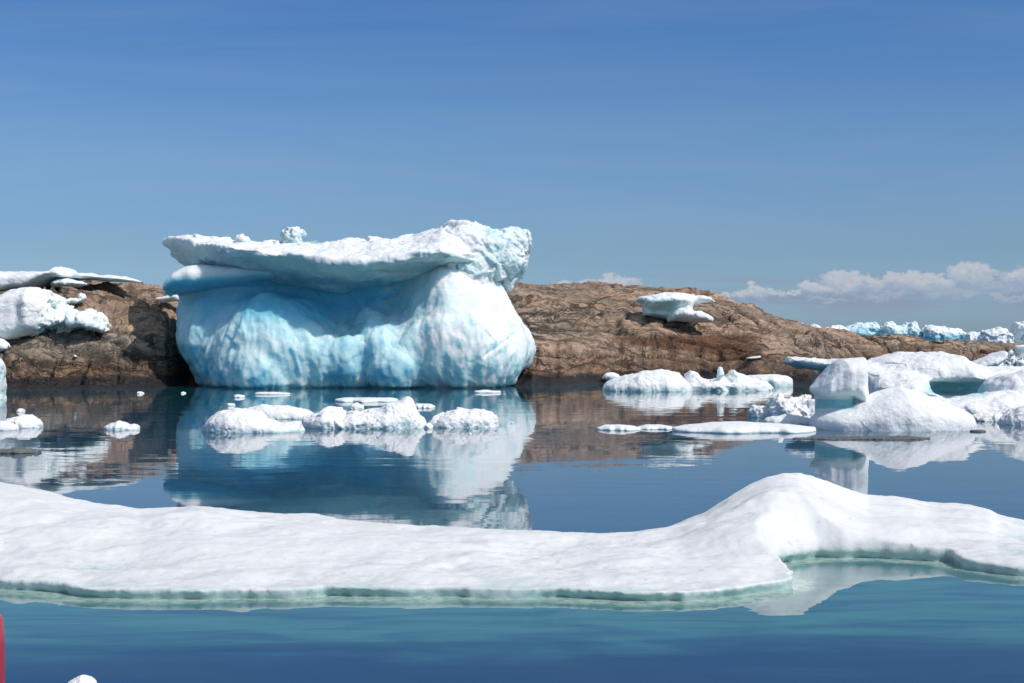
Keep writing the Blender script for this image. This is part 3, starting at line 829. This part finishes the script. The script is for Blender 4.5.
# ---- right side of the bay
d_ = rock_depth(611, 380)
lump_object('ice_boulder', 'small rounded white ice boulder on the dark shore at the end of the long mound', 'ice boulder',
    [L([(602, 377), (606, 373), (613, 372.4), (619, 375), (620, 377)], d=d_ - .3, ry=.5, bot=[(602, 379), (611, 382), (620, 379)])], rough=.6)
floats('smooth white ice mound with a rounded back, against the dark shore rock', [(603, 388), (606, 383), (612, 380), (624, 376), (645, 371), (668, 370), (680, 373), (686, 380), (691, 388)], 391.5, 'ice mound', 'ice_mound', ry=2.0, rough=.6, ice=.1)
lump_object('ice_mound', 'jagged white ice mound with a thin spike and two peaks, right of the smooth mound', 'ice mound',
    [L([(683, 388), (686, 378), (689, 370), (693, 371), (700, 377), (712, 380), (726, 377), (733, 370.5), (742, 374), (752, 379), (765, 382), (771, 389)], wl=390.8, ry=1.6),
     L([(683, 384), (700, 381), (730, 380), (760, 383), (771, 388)], wl=391, ry=1.7, p=4),
     L([(717, 380), (718, 370), (719, 367), (721, 367.5), (722.5, 373), (723, 380)], wl=390.8, ry=.35, bot=[(717, 386), (723, 386)], k=.02)], rough=.75, ice=.15)
floats('flat white ice slab with an undercut edge beyond the jagged mound', [(744, 378), (750, 375.5), (775, 374.6), (786, 376), (791, 379)], 386.5, ry=2.2, rough=.5, p=5, ice=.1)
floats('thin flat white floe tip, leftmost of the low sheets before the mounds', [(597, 427.5), (606, 425), (620, 424.6), (634, 426), (641, 428)], 430.5, ry=.7, rough=.4)
floats('thin flat white sheet between the leftmost tip and the long sheet', [(637, 427), (648, 424.6), (662, 424.8), (674, 427)], 429.5, ry=.7, rough=.4)
floats('long flat white sheet of ice ending beside the big white block', [(672, 427), (690, 425), (716, 422.6), (745, 422), (775, 423.6), (800, 425.4), (815, 427)], 433, ry=1.3, rough=.4, smoothf=.6)
floats('small rounded white lump at the left end of the rough ice heap', [(749, 411), (753, 406.5), (760, 406), (768, 408.5), (775, 412)], 417.5, ry=.5, rough=.8)
floats('rough white ice heap with a knob on its left, beside the big white block', [(768, 412), (771, 402), (775, 397.5), (781, 397), (786, 400), (796, 401), (803, 399), (811, 396.5), (817, 404)], 419, ry=.9, rough=1.0, cat='ice heap', name='ice_heap')
floats('low pillow of white ice in front of the rough heap', [(764, 420), (772, 416.5), (785, 414.5), (797, 416), (808, 418), (816, 420)], 425.5, ry=.6, rough=.6)

def block_ice(x, y, z, a):
    px = 512 + F * x / y; py = HY - (z - CH) * F / y
    return a + .95 * sstep(859, 853, px) * sstep(397.5, 400, py) * sstep(410.5, 407.5, py)
lump_object('ice_block', 'big smooth white block with a leaning square head over a turquoise undercut', 'ice block',
    [L([(811, 428), (813, 416), (822, 411), (840, 408), (858, 402), (868, 398), (880, 392), (895, 388), (912, 391), (930, 398), (950, 406), (966, 413), (973, 420), (973, 428)], wl=430.5, ry=1.7, p=2.6),
     L([(811, 388), (816, 384), (823, 377), (835, 364), (841, 359.5), (864, 357.5), (866.5, 362)], d=41.4, ry=1.0, bot=[(811, 391), (822, 397.5), (835, 396), (850, 397), (858, 402), (867, 412)], p=5, k=.04),
     L([(817, 392), (835, 388), (864, 388)], d=41.9, ry=.95, bot=[(817, 414), (864, 414)], p=7, k=.02)],
    rough=.35, smoothf=.7, icefn=block_ice, px=.8)
def ridge_ice(x, y, z, a):
    px = 512 + F * x / y; py = HY - (z - CH) * F / y
    r = a + .9 * sstep(918, 935, px) * sstep(992, 982, px) * sstep(379, 384, py) * sstep(398, 392, py)
    return r + .12 * sstep(850, 820, px) * sstep(367, 371, py)
lump_object('ice_ridge', 'long smooth white ridge of ice with an open turquoise hollow, behind the big white block', 'ice ridge',
    [L([(787, 361), (790, 357.5), (800, 357.5), (815, 359), (840, 361), (868, 361), (885, 357), (905, 353), (930, 351.5), (945, 354), (958, 362), (970, 366), (1000, 367), (1080, 364)], d=56, ry=3.2,
       bot=[(787, 363), (800, 367), (820, 370), (838, 374), (850, 384), (872, 400), (940, 405), (1080, 410)], p=3.2),
     L([(862, 390), (875, 381), (895, 377), (912, 378), (930, 388), (940, 398)], d=53.5, ry=2.2, bot=[(862, 404), (940, 406)], p=2.2, k=.25),
     L([(984, 395), (990, 384), (1000, 376), (1016, 372), (1080, 370)], wl=417, ry=2.6, k=.3),
     L([(893, 407), (905, 397), (925, 396), (945, 399), (965, 397), (985, 393), (1080, 392)], wl=418, ry=1.6, k=.1)],
    rough=.55, smoothf=1.0, icefn=ridge_ice, holes=[(955, 389, 52.6, 1.35, 1.3, .34, .12)])
lump_object('ice_slab', 'thin tilted ice slab pointing up to the right, behind the ridge', 'ice slab',
    [L([(966, 366), (975, 362), (990, 356), (1003, 350.5), (1005, 352)], d=64, ry=1.2, bot=[(966, 372), (990, 368), (1005, 356)], p=3)], rough=.5, ice=.05)
floats('jagged heap of white ice fragments behind the ridge, by the right edge', [(976, 366), (984, 362), (992, 357), (998, 360), (1004, 356), (1010, 360), (1016, 351.5), (1022, 355), (1032, 353), (1050, 360)], 380, cat='ice heap', name='ice_heap', ry=1.6, rough=1.6, ice=.15)
floats('curled low white ice piece right of the big block', [(970, 416), (985, 414), (1000, 413), (1006, 410), (1011, 413), (1014, 418)], 421.5, ry=.5, rough=1.0)
floats('rounded white ice lump with an algae stain, cut by the right edge', [(1002, 420), (1010, 412), (1018, 407), (1030, 405), (1050, 408)], 425.5, ry=.9, rough=.8)
floats('thin dark grey slush strip floating before the big white block', [(793, 438), (815, 437), (840, 437.2), (870, 436.4), (890, 437), (905, 436.4), (930, 437.6)], 439.5, 'slush strip', 'slush_strip', ry=.35, mat=M_DIRT, dirt=.9, rough=1.3)
floats('tiny dark strip of slush right of the big white block', [(970, 430), (978, 429.6), (986, 430.2)], 432, 'slush strip', 'slush_strip', ry=.2, mat=M_DIRT, dirt=.7, rough=.6)

# ---- far ice beyond the low rock
GF = 'far ice beyond the low rock'
def far(label, top, d, ice, rough=.95, **k):
    top = [(top[0][0] - .5, 350)] + top + [(top[-1][0] + .5, 350)]
    w = (top[-1][0] - top[0][0]) * d / F
    lump_object('iceberg', label, 'iceberg', [dict(top=top, d=d, ry=max(w * .35, 1.2), bot=[(top[0][0], 358), (top[-1][0], 358)], p=3.2, ex=6)], M_FAR, rough=rough, ice=ice * .7, px=.7, **k)
def aqua(lo, hi, amt):
    def fn(x, y, z, a):
        py = HY - (z - CH) * F / y
        return a + amt * sstep(lo, hi, py)
    return fn
far('tiny white tip of ice at the left start of the far row', [(797, 327), (800, 324), (803, 323.5), (807, 326)], 250, .0)
far('small low white ice, second from the left in the far row', [(806, 328), (812, 325), (818, 326), (822, 329)], 252, .0)
far('lumpy white ice just left of the turquoise one in the far row', [(821, 331), (826, 328), (834, 325.5), (842, 326), (848, 328), (850, 330)], 255, .15)
far('long turquoise ice with a white crest in the far row', [(842, 329), (848, 325), (858, 323.5), (868, 322.5), (875, 324), (881, 329), (886, 337)], 262, .45, icefn=aqua(325, 330, .45))
far('pale turquoise ice with two horns in the middle of the far row', [(881, 327), (886, 324), (892, 323), (898, 326), (905, 326), (909, 322.5), (914, 322), (916, 328), (922, 334)], 258, .35, icefn=aqua(326, 334, .3))
far('white capped ice with a bright turquoise foot in the far row', [(923, 331), (925, 326.5), (935, 326.5), (946, 328.5), (956, 329), (964, 332), (971, 336)], 255, .05, icefn=aqua(332, 336, .8))
far('small white ice right of the one with the turquoise foot', [(966, 334), (973, 332.5), (981, 332), (986, 336)], 250, .05)
far('lumpy white ice with a round block at its foot near the right edge', [(980, 337), (984, 331), (992, 329.5), (998, 327.5), (1006, 329), (1010, 334), (1012, 338)], 245, .15)
far('tall pale ice cut by the right edge in the far row', [(1013, 330), (1015, 323), (1024, 322.5), (1040, 321), (1050, 330)], 248, .2)

# ---- ice stranded on the left rock
d_ = rock_depth(60, 288)
lump_object('ice_shelf', 'flat snow covered ice shelf with a pale green side, on top of the left rock', 'ice shelf',
    [L([(-90, 274), (0, 272), (30, 273), (58, 272), (62, 271), (64.5, 267.5), (67, 269), (70, 274), (78, 277)], d=d_, ry=4, bot=[(-90, 306), (0, 300), (40, 293), (52, 284), (60, 278), (78, 278.5)], p=3.5),
     L([(60, 276), (78, 274), (92, 273.2), (105, 276), (125, 277.5), (134, 279.5), (141.5, 281.6)], d=d_, ry=1.6, bot=[(60, 279), (100, 280.5), (130, 282), (141.5, 282.4)], p=2.4)],
    M_CAP, rough=.4, icefn=lambda x, y, z, a: a + .45 * sstep(282, 287, HY - (z - CH) * F / y) * sstep(62, 50, 512 + F * x / y))
lump_object('ice_lump', 'small low white lump under the tail of the ice shelf', 'ice lump',
    [L([(52, 284), (58, 280), (68, 278.5), (80, 281), (88, 283.5)], d=d_ - 1.2, ry=1.2, bot=[(52, 287), (70, 288), (88, 285)])], M_CAP, rough=.8)
d_ = rock_depth(22, 341)
lump_object('ice_boulder', 'biggest white ice boulder with a flat tilted face, stranded on the left rock', 'ice boulder',
    [L([(-24, 312), (-10, 304), (3, 297), (13, 291), (25, 287), (35, 287), (40, 293), (46, 300), (49, 306), (50, 312)], d=d_ + .8, ry=1.9, bot=[(-24, 330), (0, 335), (12, 342), (20, 341), (32, 337), (43, 331), (50, 322)], p=4.5, ex=5)], rough=.55, smoothf=.6)
d_ = rock_depth(75, 333)
lump_object('ice_slope', 'broken pale ice tongue sloping down right beside the biggest boulder', 'ice tongue',
    [L([(32, 296), (40, 292.5), (48, 295), (55, 299), (56, 307), (62, 311), (75, 312), (85, 314), (92, 314), (99, 318), (108, 329)], d=d_ + 1.2, ry=2.4, bot=[(32, 338), (50, 337), (70, 332), (84, 328), (108, 332)], p=2.8, ex=6, lean=.35)], rough=1.0, ice=.22)
d_ = rock_depth(72, 303)
lump_object('ice_fragment', 'thin jagged ice fragment on the rock above the broken tongue', 'ice fragment',
    [L([(60, 301), (64, 299), (67, 301), (72, 298.5), (77, 299), (82, 294.5), (85, 295.5)], d=d_ - .2, ry=.7, bot=[(60, 303), (72, 304.5), (85, 300)])], rough=1.4)
d_ = rock_depth(4, 352)
lump_object('ice_boulder', 'small round white ice boulder cut by the left edge, under the biggest one', 'ice boulder',
    [L([(-26, 342), (-12, 338.5), (1, 338.5), (6, 342), (9, 347)], d=d_, ry=.8, bot=[(-26, 351), (0, 353), (9, 349)])], rough=.5)
d_ = rock_depth(165, 303)
lump_object('ice_lump', 'small white ice lump wedged between the rock and the iceberg', 'ice lump',
    [L([(155, 298.5), (162, 297), (170, 294.5), (178, 293), (183, 296), (186, 300)], d=d_ - .4, ry=.6, bot=[(155, 300), (165, 302), (176, 301), (186, 306)])], rough=.7, ice=.1)
d_ = rock_depth(44, 356)
lump_object('ice_bit', 'tiny white ice bit on the dark rock below the broken tongue', 'ice bit',
    [L([(73.5, 356), (75, 354.5), (77, 356)], d=rock_depth(75, 357) - .1, ry=.15, bot=[(73.5, 357.5), (77, 357.5)])])

# ---- ice stranded on the right rock
d_ = rock_depth(672, 317)
def mush_ice(x, y, z, a):
    py = HY - (z - CH) * F / y
    return a + .45 * sstep(296, 300, py) * sstep(688, 676, 512 + F * x / y)
lump_object('ice_mushroom', 'hollowed ice piece with two curved wings, stranded high on the right rock', 'stranded ice',
    [L([(636.5, 299.5), (641, 297.5), (650, 296), (660, 294), (672, 293), (684, 294), (692, 295), (694, 298)], d=d_ - .3, ry=2.2, bot=[(636.5, 300.5), (644, 303), (648, 307), (694, 306)], p=2.6),
     L([(643, 301), (660, 298), (692, 298)], d=d_ - .9, ry=1.5, bot=[(646, 316), (660, 318), (692, 321)], p=8, ex=8, k=.15),
     L([(684, 304), (688, 299), (694, 296.2), (701, 295.6), (708, 297.5), (714.5, 301.5)], d=d_ - .5, ry=1.5, bot=[(684, 312), (692, 306), (700, 302.5), (714.5, 302.5)], p=2.6, k=.05),
     L([(668, 317), (672, 312), (679, 308.5), (687, 306), (692, 311), (700, 311.5), (706, 314), (712, 318)], d=d_ - 2.0, ry=1.2, bot=[(669, 321), (712, 322)], p=2.5, k=.05)],
    rough=.6, icefn=mush_ice, px=.7)
lump_object('ice_bit', 'small upright white bit at the foot of the hollowed ice piece', 'ice bit',
    [L([(664.5, 316), (666, 313), (668, 313), (669, 317)], d=d_ - .6, ry=.25, bot=[(664.5, 319), (669, 319)])])
lump_object('ice_bit', 'thin white snow patch low on the right rock', 'ice bit',
    [L([(746, 358), (752, 356.6), (758, 356.2), (761, 355.5)], d=rock_depth(753, 358) - .2, ry=.4, bot=[(746, 359), (753, 359.5), (761, 358)])], rough=.7)

# ---- the near floe -------------------------------------------------------------
def near_floe():
    front = [(-260, 574), (-120, 582), (-40, 586), (0, 588), (50, 593), (75, 597.5), (150, 599), (230, 599), (320, 597), (420, 598), (480, 597), (560, 599), (620, 600.5), (680, 601.5), (720, 600), (755, 596), (780, 590),
             (788, 587), (790, 583), (779, 576), (774, 571), (780, 565), (792, 561.5), (821, 558.5), (869, 558), (946, 562), (969, 569), (1000, 574), (1024, 577), (1100, 583), (1300, 580)]
    cu_ = [-260, -80, 0, 40, 70, 100, 140, 155, 200, 260, 300, 340, 430, 500, 560, 600, 640, 680, 705, 725, 750, 768, 785, 800, 812, 830, 850, 868, 900, 930, 970, 990, 997, 1024, 1100, 1300]
    cy_ = [470, 474, 482, 491, 498, 503, 508, 507, 505.5, 512, 515, 520, 525, 530, 533, 534, 531, 524, 513, 499, 484, 475.5, 472, 472.5, 475, 482, 489, 494, 497, 503, 506.5, 510, 514, 520, 530, 530]
    cd_ = np.interp(cu_, [-260, 0, 300, 600, 680, 740, 800, 870, 930, 1024, 1300], [18.4, 18.0, 17.2, 16.6, 16.9, 17.4, 17.6, 18.6, 18.8, 18.8, 18.8])
    ch_ = CH + (HY - np.array(cy_)) * cd_ / F
    pts = [(PX(a, DW(b)), DW(b)) for a, b in front]
    back = []
    for a in range(1300, -261, -30):
        dc = np.interp(a, cu_, cd_) + 1.7
        back.append((PX(a, dc), dc))
    poly = pts + back
    h = .034
    x0, x1, y0, y1 = -9.4, 9.6, 13.2, 20.0
    xs = np.arange(x0, x1, h); ys = np.arange(y0, y1, h)
    X, Y = np.meshgrid(xs, ys, indexing='ij')
    jx = X + .10 * fbm(X * 1.1, Y * 1.1, 0, 4, .6, 3); jy = Y + .09 * fbm(X * 1.3, Y * 1.3, 4, 4, .6, 5)
    sd = poly_sd(jx, jy, poly)
    u = 512 + F * X / Y
    yf = np.interp(u, [-260, 0, 60, 700, 740, 780, 840, 1300], [15, 14.4, 13.8, 13.75, 13.95, 14.4, 14.9, 15.0])
    dc = np.interp(u, cu_, cd_); hc = np.interp(u, cu_, ch_)
    blend = sstep(620, 720, u) * sstep(960, 860, u)
    t = np.clip((Y - yf) / (dc - yf), 0, 1)
    prof = .5 * sstep(0, 1, t) + .5 * t
    prof = prof + blend * .55 * (t ** 1.5 - prof)
    H = .10 + (hc - .10) * prof
    H = H - .42 * np.clip(Y - dc, 0, 5) ** 1.5
    ein = np.clip(-sd, 0, 5)
    H = np.minimum(H, .13 + .85 * ein ** .72)
    env = sstep(0, .25, ein) * sstep(0, .35, np.abs(dc - Y) + .08)
    H = H + env * (.085 * fbm(X * .55, Y * .95, 0, 3, .5, 21) + (.015 + .035 * sstep(-.3, .4, fbm(X * .3, Y * .5, 0, 2, .5, 77))) * fbm(X * 1.3 + .8 * perlin(X * .7, Y * .7, X * 0), Y * 2.6, 0, 4, .55, 24))
    f1, f2, cc = worley(X * 3.0 + .6 * fbm(X, Y, 0, 2), Y * 4.5, X * 0 + .5, 5)
    H = H + env * .008 * (f1 - .5) + .010 * fbm(X * 6, Y * 9, 0, 3, .6, 27) * sstep(0, .1, ein)
    ndirty = fbm(X * .7, Y * .9, 3, 3, .5, 33)
    nz = int(1.55 / h); Zs = -.32 + np.arange(nz) * h
    f = np.empty((len(xs), len(ys), nz), np.float32)
    for k, z in enumerate(Zs):
        # undercut melted notch just above and below the waterline
        inset = (.035 + .05 * ndirty) * np.clip((.075 - z) / .07, 0, 1)
        lip = .03 * np.clip((z - .11) / .1, 0, 1)
        f[:, :, k] = np.maximum(np.maximum((z - H) * .75, sd + inset + lip), -.28 - z)
    V, Q = surface_nets(f, (x0, y0, Zs[0]), h)
    at = attrs0(V[:, 0], V[:, 1], V[:, 2])
    n = fbm(V[:, 0] * 1.1, V[:, 1] * 1.1, V[:, 2] * 3, 4, .6, 41)
    n2 = fbm(V[:, 0] * 7, V[:, 1] * 7, V[:, 2] * 9, 3, .6, 43)
    z = V[:, 2]
    at['ice'] = .42 * sstep(.13, .07, z + .05 * n + .02 * n2)  # grey-green ice lip, coloured lighter in place of light bounced off the water
    at['dirt'] = .16 * sstep(.20, .08, z + .10 * n) * sstep(-.1, .4, n2 + .2)
    at['green'] = np.clip(sstep(.030, .008, z + .03 * n) * (.08 + .8 * sstep(.1, .5, n)), 0, .8)
    at['dirt'] = at['dirt'] + .10 * sstep(.0, .6, fbm(V[:, 0] * .8, V[:, 1] * 2.2, z * 2, 4, .6, 47)) + .02 + .25 * sstep(.62, .72, fbm(V[:, 0] * 9, V[:, 1] * 14, z * 9, 2, .6, 48))
    o = make_mesh('ice_floe', V, Q, M_FLOE, at, loc=(0, 16, 0))
    tag(o, 'broad smooth snow covered floe with a rounded hump, stretching across the whole foreground', 'ice floe')
near_floe()
floats('small white ice piece at the bottom edge, left, in the dark blue water', [(68, 682), (74, 678.5), (82, 676), (90, 677), (97, 682)], 692, ry=.10, rough=.5)

# ---- red mooring buoy, almost wholly outside the left edge
def buoy():
    m = bpy.data.materials.new('red_plastic'); T = NT(m)
    geo = T.n('ShaderNodeNewGeometry')
    n = T.noise(geo.outputs['Position'], 6, 4, .6).outputs[0]
    c = T.mix(T.rng(n, .35, .7), rgb(.55, .02, .05), rgb(.42, .03, .06))
    P = T.n('ShaderNodeBsdfPrincipled', ins={'Base Color': c, 'Roughness': .4})
    ou = T.n('ShaderNodeOutputMaterial'); T.t.links.new(P.outputs[0], ou.inputs[0])
    d = 8.2
    xr = PX(1.2, d); r = .36; cx = xr - r
    root = bpy.data.objects.new('mooring_buoy', None); COL.objects.link(root); root.location = (cx, d, 0)
    tag(root, 'red rounded float whose side just shows at the bottom of the left edge', 'buoy')
    prof = [(0, -.35), (.16, -.34), (.27, -.26), (.345, -.10), (.36, .1), (.36, .75), (.35, .88), (.30, .97), (.18, 1.02), (.09, 1.04), (.07, 1.045), (0, 1.045)]
    def lathe(name, prof, mat, off):
        n = 48; V = []; Q = []
        for k, (rr, z) in enumerate(prof):
            for i in range(n):
                a = 2 * math.pi * i / n; V.append((cx + rr * math.cos(a), d + rr * math.sin(a), z))
        for k in range(len(prof) - 1):
            for i in range(n):
                Q.append((k * n + i, k * n + (i + 1) % n, (k + 1) * n + (i + 1) % n, (k + 1) * n + i))
        make_mesh(name, np.array(V), np.array(Q), mat, None, root, loc=(cx, d, 0))
    lathe('float_body', prof, m, 0)
    lathe('top_eye', [(.012, 1.043), (.05, 1.043), (.062, 1.07), (.05, 1.11), (.012, 1.12)], m, 0)
buoy()
#@@OBJECTS@@

# ------------------------------------------------------------------ light, sky
SUN_AZ = math.radians(57)      # to the right of straight behind the camera
SUN_EL = math.radians(49)
sv = (math.sin(SUN_AZ) * math.cos(SUN_EL), -math.cos(SUN_AZ) * math.cos(SUN_EL), math.sin(SUN_EL))
from mathutils import Vector
sl = bpy.data.lights.new('sun', 'SUN'); sl.energy = 3.08; sl.angle = math.radians(.53); sl.color = (1, .965, .91)
so = bpy.data.objects.new('sun', sl); COL.objects.link(so)
so.rotation_euler = Vector(sv).to_track_quat('Z', 'Y').to_euler()
so.location = (30, -30, 40)

world = bpy.data.worlds.new('World'); scene.world = world
W = NT(world)
sky = W.n('ShaderNodeTexSky', sky_type='NISHITA')
sky.sun_disc = False; sky.sun_elevation = SUN_EL; sky.sun_rotation = math.pi - SUN_AZ
sky.altitude = 0; sky.air_density = 1.0; sky.dust_density = .6; sky.ozone_density = 1.6
tc = W.n('ShaderNodeTexCoord').outputs['Generated']
dx, dy, dz = W.sep(tc)
dyc = W.math('MAXIMUM', dy, .05)
u = W.math('DIVIDE', dx, dyc); v = W.math('DIVIDE', dz, dyc)       # tangent coordinates of the direction
el = W.math('MAXIMUM', dz, 0.0)
grade = W.n('ShaderNodeValToRGB', ins={0: el})
cr = grade.color_ramp
cr.elements[0].position = .0156; cr.elements[0].color = rgb(.50, .75, 1.22)
cr.elements[1].position = 1; cr.elements[1].color = rgb(2.3, 1.85, 1.35)
for _p, _c in ((.064, (.45, .64, .93)), (.134, (.49, .69, .96)), (.225, (.34, .62, .98)), (.31, (.32, .60, .98)), (.5, (1.5, 1.4, 1.15))):
    _e = cr.elements.new(_p); _e.color = rgb(*_c)
base = W.mix(1.0, sky.outputs[0], grade.outputs[0], 'MULTIPLY')
hz = W.noise(W.comb(W.math('MULTIPLY', u, 1.6), W.math('MULTIPLY', v, 16), 1.0), 1.0, 6, .62, 1.2).outputs[0]
base = W.mix(W.math('MULTIPLY', W.rng(hz, .35, .75), .10), base, rgb(4.2, 4.8, 5.4))
# cumulus low over the horizon
cv = W.comb(W.math('MULTIPLY', u, 50), W.math('MULTIPLY', v, 75), 0)
d1 = W.noise(cv, 1.0, 6, .72).outputs['Color']
off = W.vmath('SCALE', W.vmath('SUBTRACT', d1, (.5, .5, .5)), scale=.026)
ox, oy, oz = W.sep(off)
uu = W.math('ADD', u, W.math('MULTIPLY', ox, 1.3)); vv = W.math('ADD', v, oy)
puffs = [(606, 284, 32, 7), (572, 287, 18, 4), (742, 294, 12, 5), (762, 291, 14, 6), (815, 288, 16, 6), (845, 281, 20, 11), (866, 286, 26, 9), (905, 284, 22, 11),
         (935, 285, 18, 9), (971, 277, 20, 13), (1019, 277, 19, 12), (1060, 278, 24, 10), (700, 298, 12, 4), (722, 297, 10, 3), (780, 293, 18, 3), (890, 297, 24, 3, 1), (955, 294, 26, 4, 1), (1010, 297, 22, 3, 1), (826, 299, 20, 2, 1), (640, 290, 10, 2), (545, 288, 10, 3), (1000, 288, 18, 4, 1)]
dens = None; lit = None
for (cx, cy, rx, ry, *low) in puffs:
    ax = W.math('MULTIPLY', W.math('SUBTRACT', uu, (cx - 512) / F), F / (rx * 1.25))
    ay = W.math('MULTIPLY', W.math('SUBTRACT', vv, (HY - cy) / F), F / (ry * 1.15))
    e = W.math('SUBTRACT', 1.0, W.math('ADD', W.math('MULTIPLY', ax, ax), W.math('MULTIPLY', ay, ay)))
    dens = e if dens is None else W.math('MAXIMUM', dens, e)
    li = W.math('MULTIPLY', W.rng(e, -.3, .6), W.rng(ay, -.7, .5, 0.0, .3 if low else 1.0))
    lit = li if lit is None else W.math('MAXIMUM', lit, li)
fnz = W.noise(W.comb(W.math('MULTIPLY', u, 160), W.math('MULTIPLY', v, 220), 2), 1.0, 5, .7).outputs[0]
dens = W.math('ADD', dens, W.math('MULTIPLY', W.math('SUBTRACT', fnz, .5), 1.9))
cover = W.rng(dens, -.25, .45)
lit = W.math('MULTIPLY', lit, W.rng(fnz, .25, .6, .55, 1.0))
bn = W.noise(W.comb(W.math('MULTIPLY', u, 14), W.math('MULTIPLY', v, 90), 3.0), 1.0, 5, .6).outputs[0]
band = W.math('MULTIPLY', W.rng(v, .012, .026), W.rng(v, .052, .038))
band = W.math('MULTIPLY', band, W.rng(u, -.02, .22, .15, 1.0))
band = W.math('MULTIPLY', band, W.rng(bn, .38, .58, .1, 1.0))
fw = W.rng(dy, .3, .6)
cs = 2.6
greyc = rgb(2.65, 3.35, 4.5)
base = W.mix(W.math('MULTIPLY', W.math('MULTIPLY', band, fw), .95), base, greyc)
puffc = W.mix(lit, rgb(3.2, 4.0, 5.3), rgb(6.6, 6.5, 6.8))
base = W.mix(W.math('MULTIPLY', W.math('MULTIPLY', cover, fw), .62), base, puffc)
SKY = .10
bg = W.n('ShaderNodeBackground', ins={'Color': base, 'Strength': SKY})
wo = W.n('ShaderNodeOutputWorld'); W.t.links.new(bg.outputs[0], wo.inputs[0])

# ------------------------------------------------------------------ camera
cam = bpy.data.cameras.new('camera'); cam.lens = 50; cam.sensor_width = 36; cam.clip_end = 60000; cam.clip_start = .1
co = bpy.data.objects.new('camera', cam); COL.objects.link(co)
co.location = (0, 0, CH); co.rotation_euler = (math.radians(90), 0, 0)
scene.camera = co
scene.view_settings.view_transform = 'Standard'; scene.view_settings.look = 'None'
scene.view_settings.exposure = 0; scene.view_settings.gamma = 1
scene.cycles.max_bounces = 6; scene.cycles.diffuse_bounces = 3; scene.cycles.glossy_bounces = 3
scene.cycles.use_denoising = True
scene.cycles.use_adaptive_sampling = True; scene.cycles.adaptive_threshold = .02
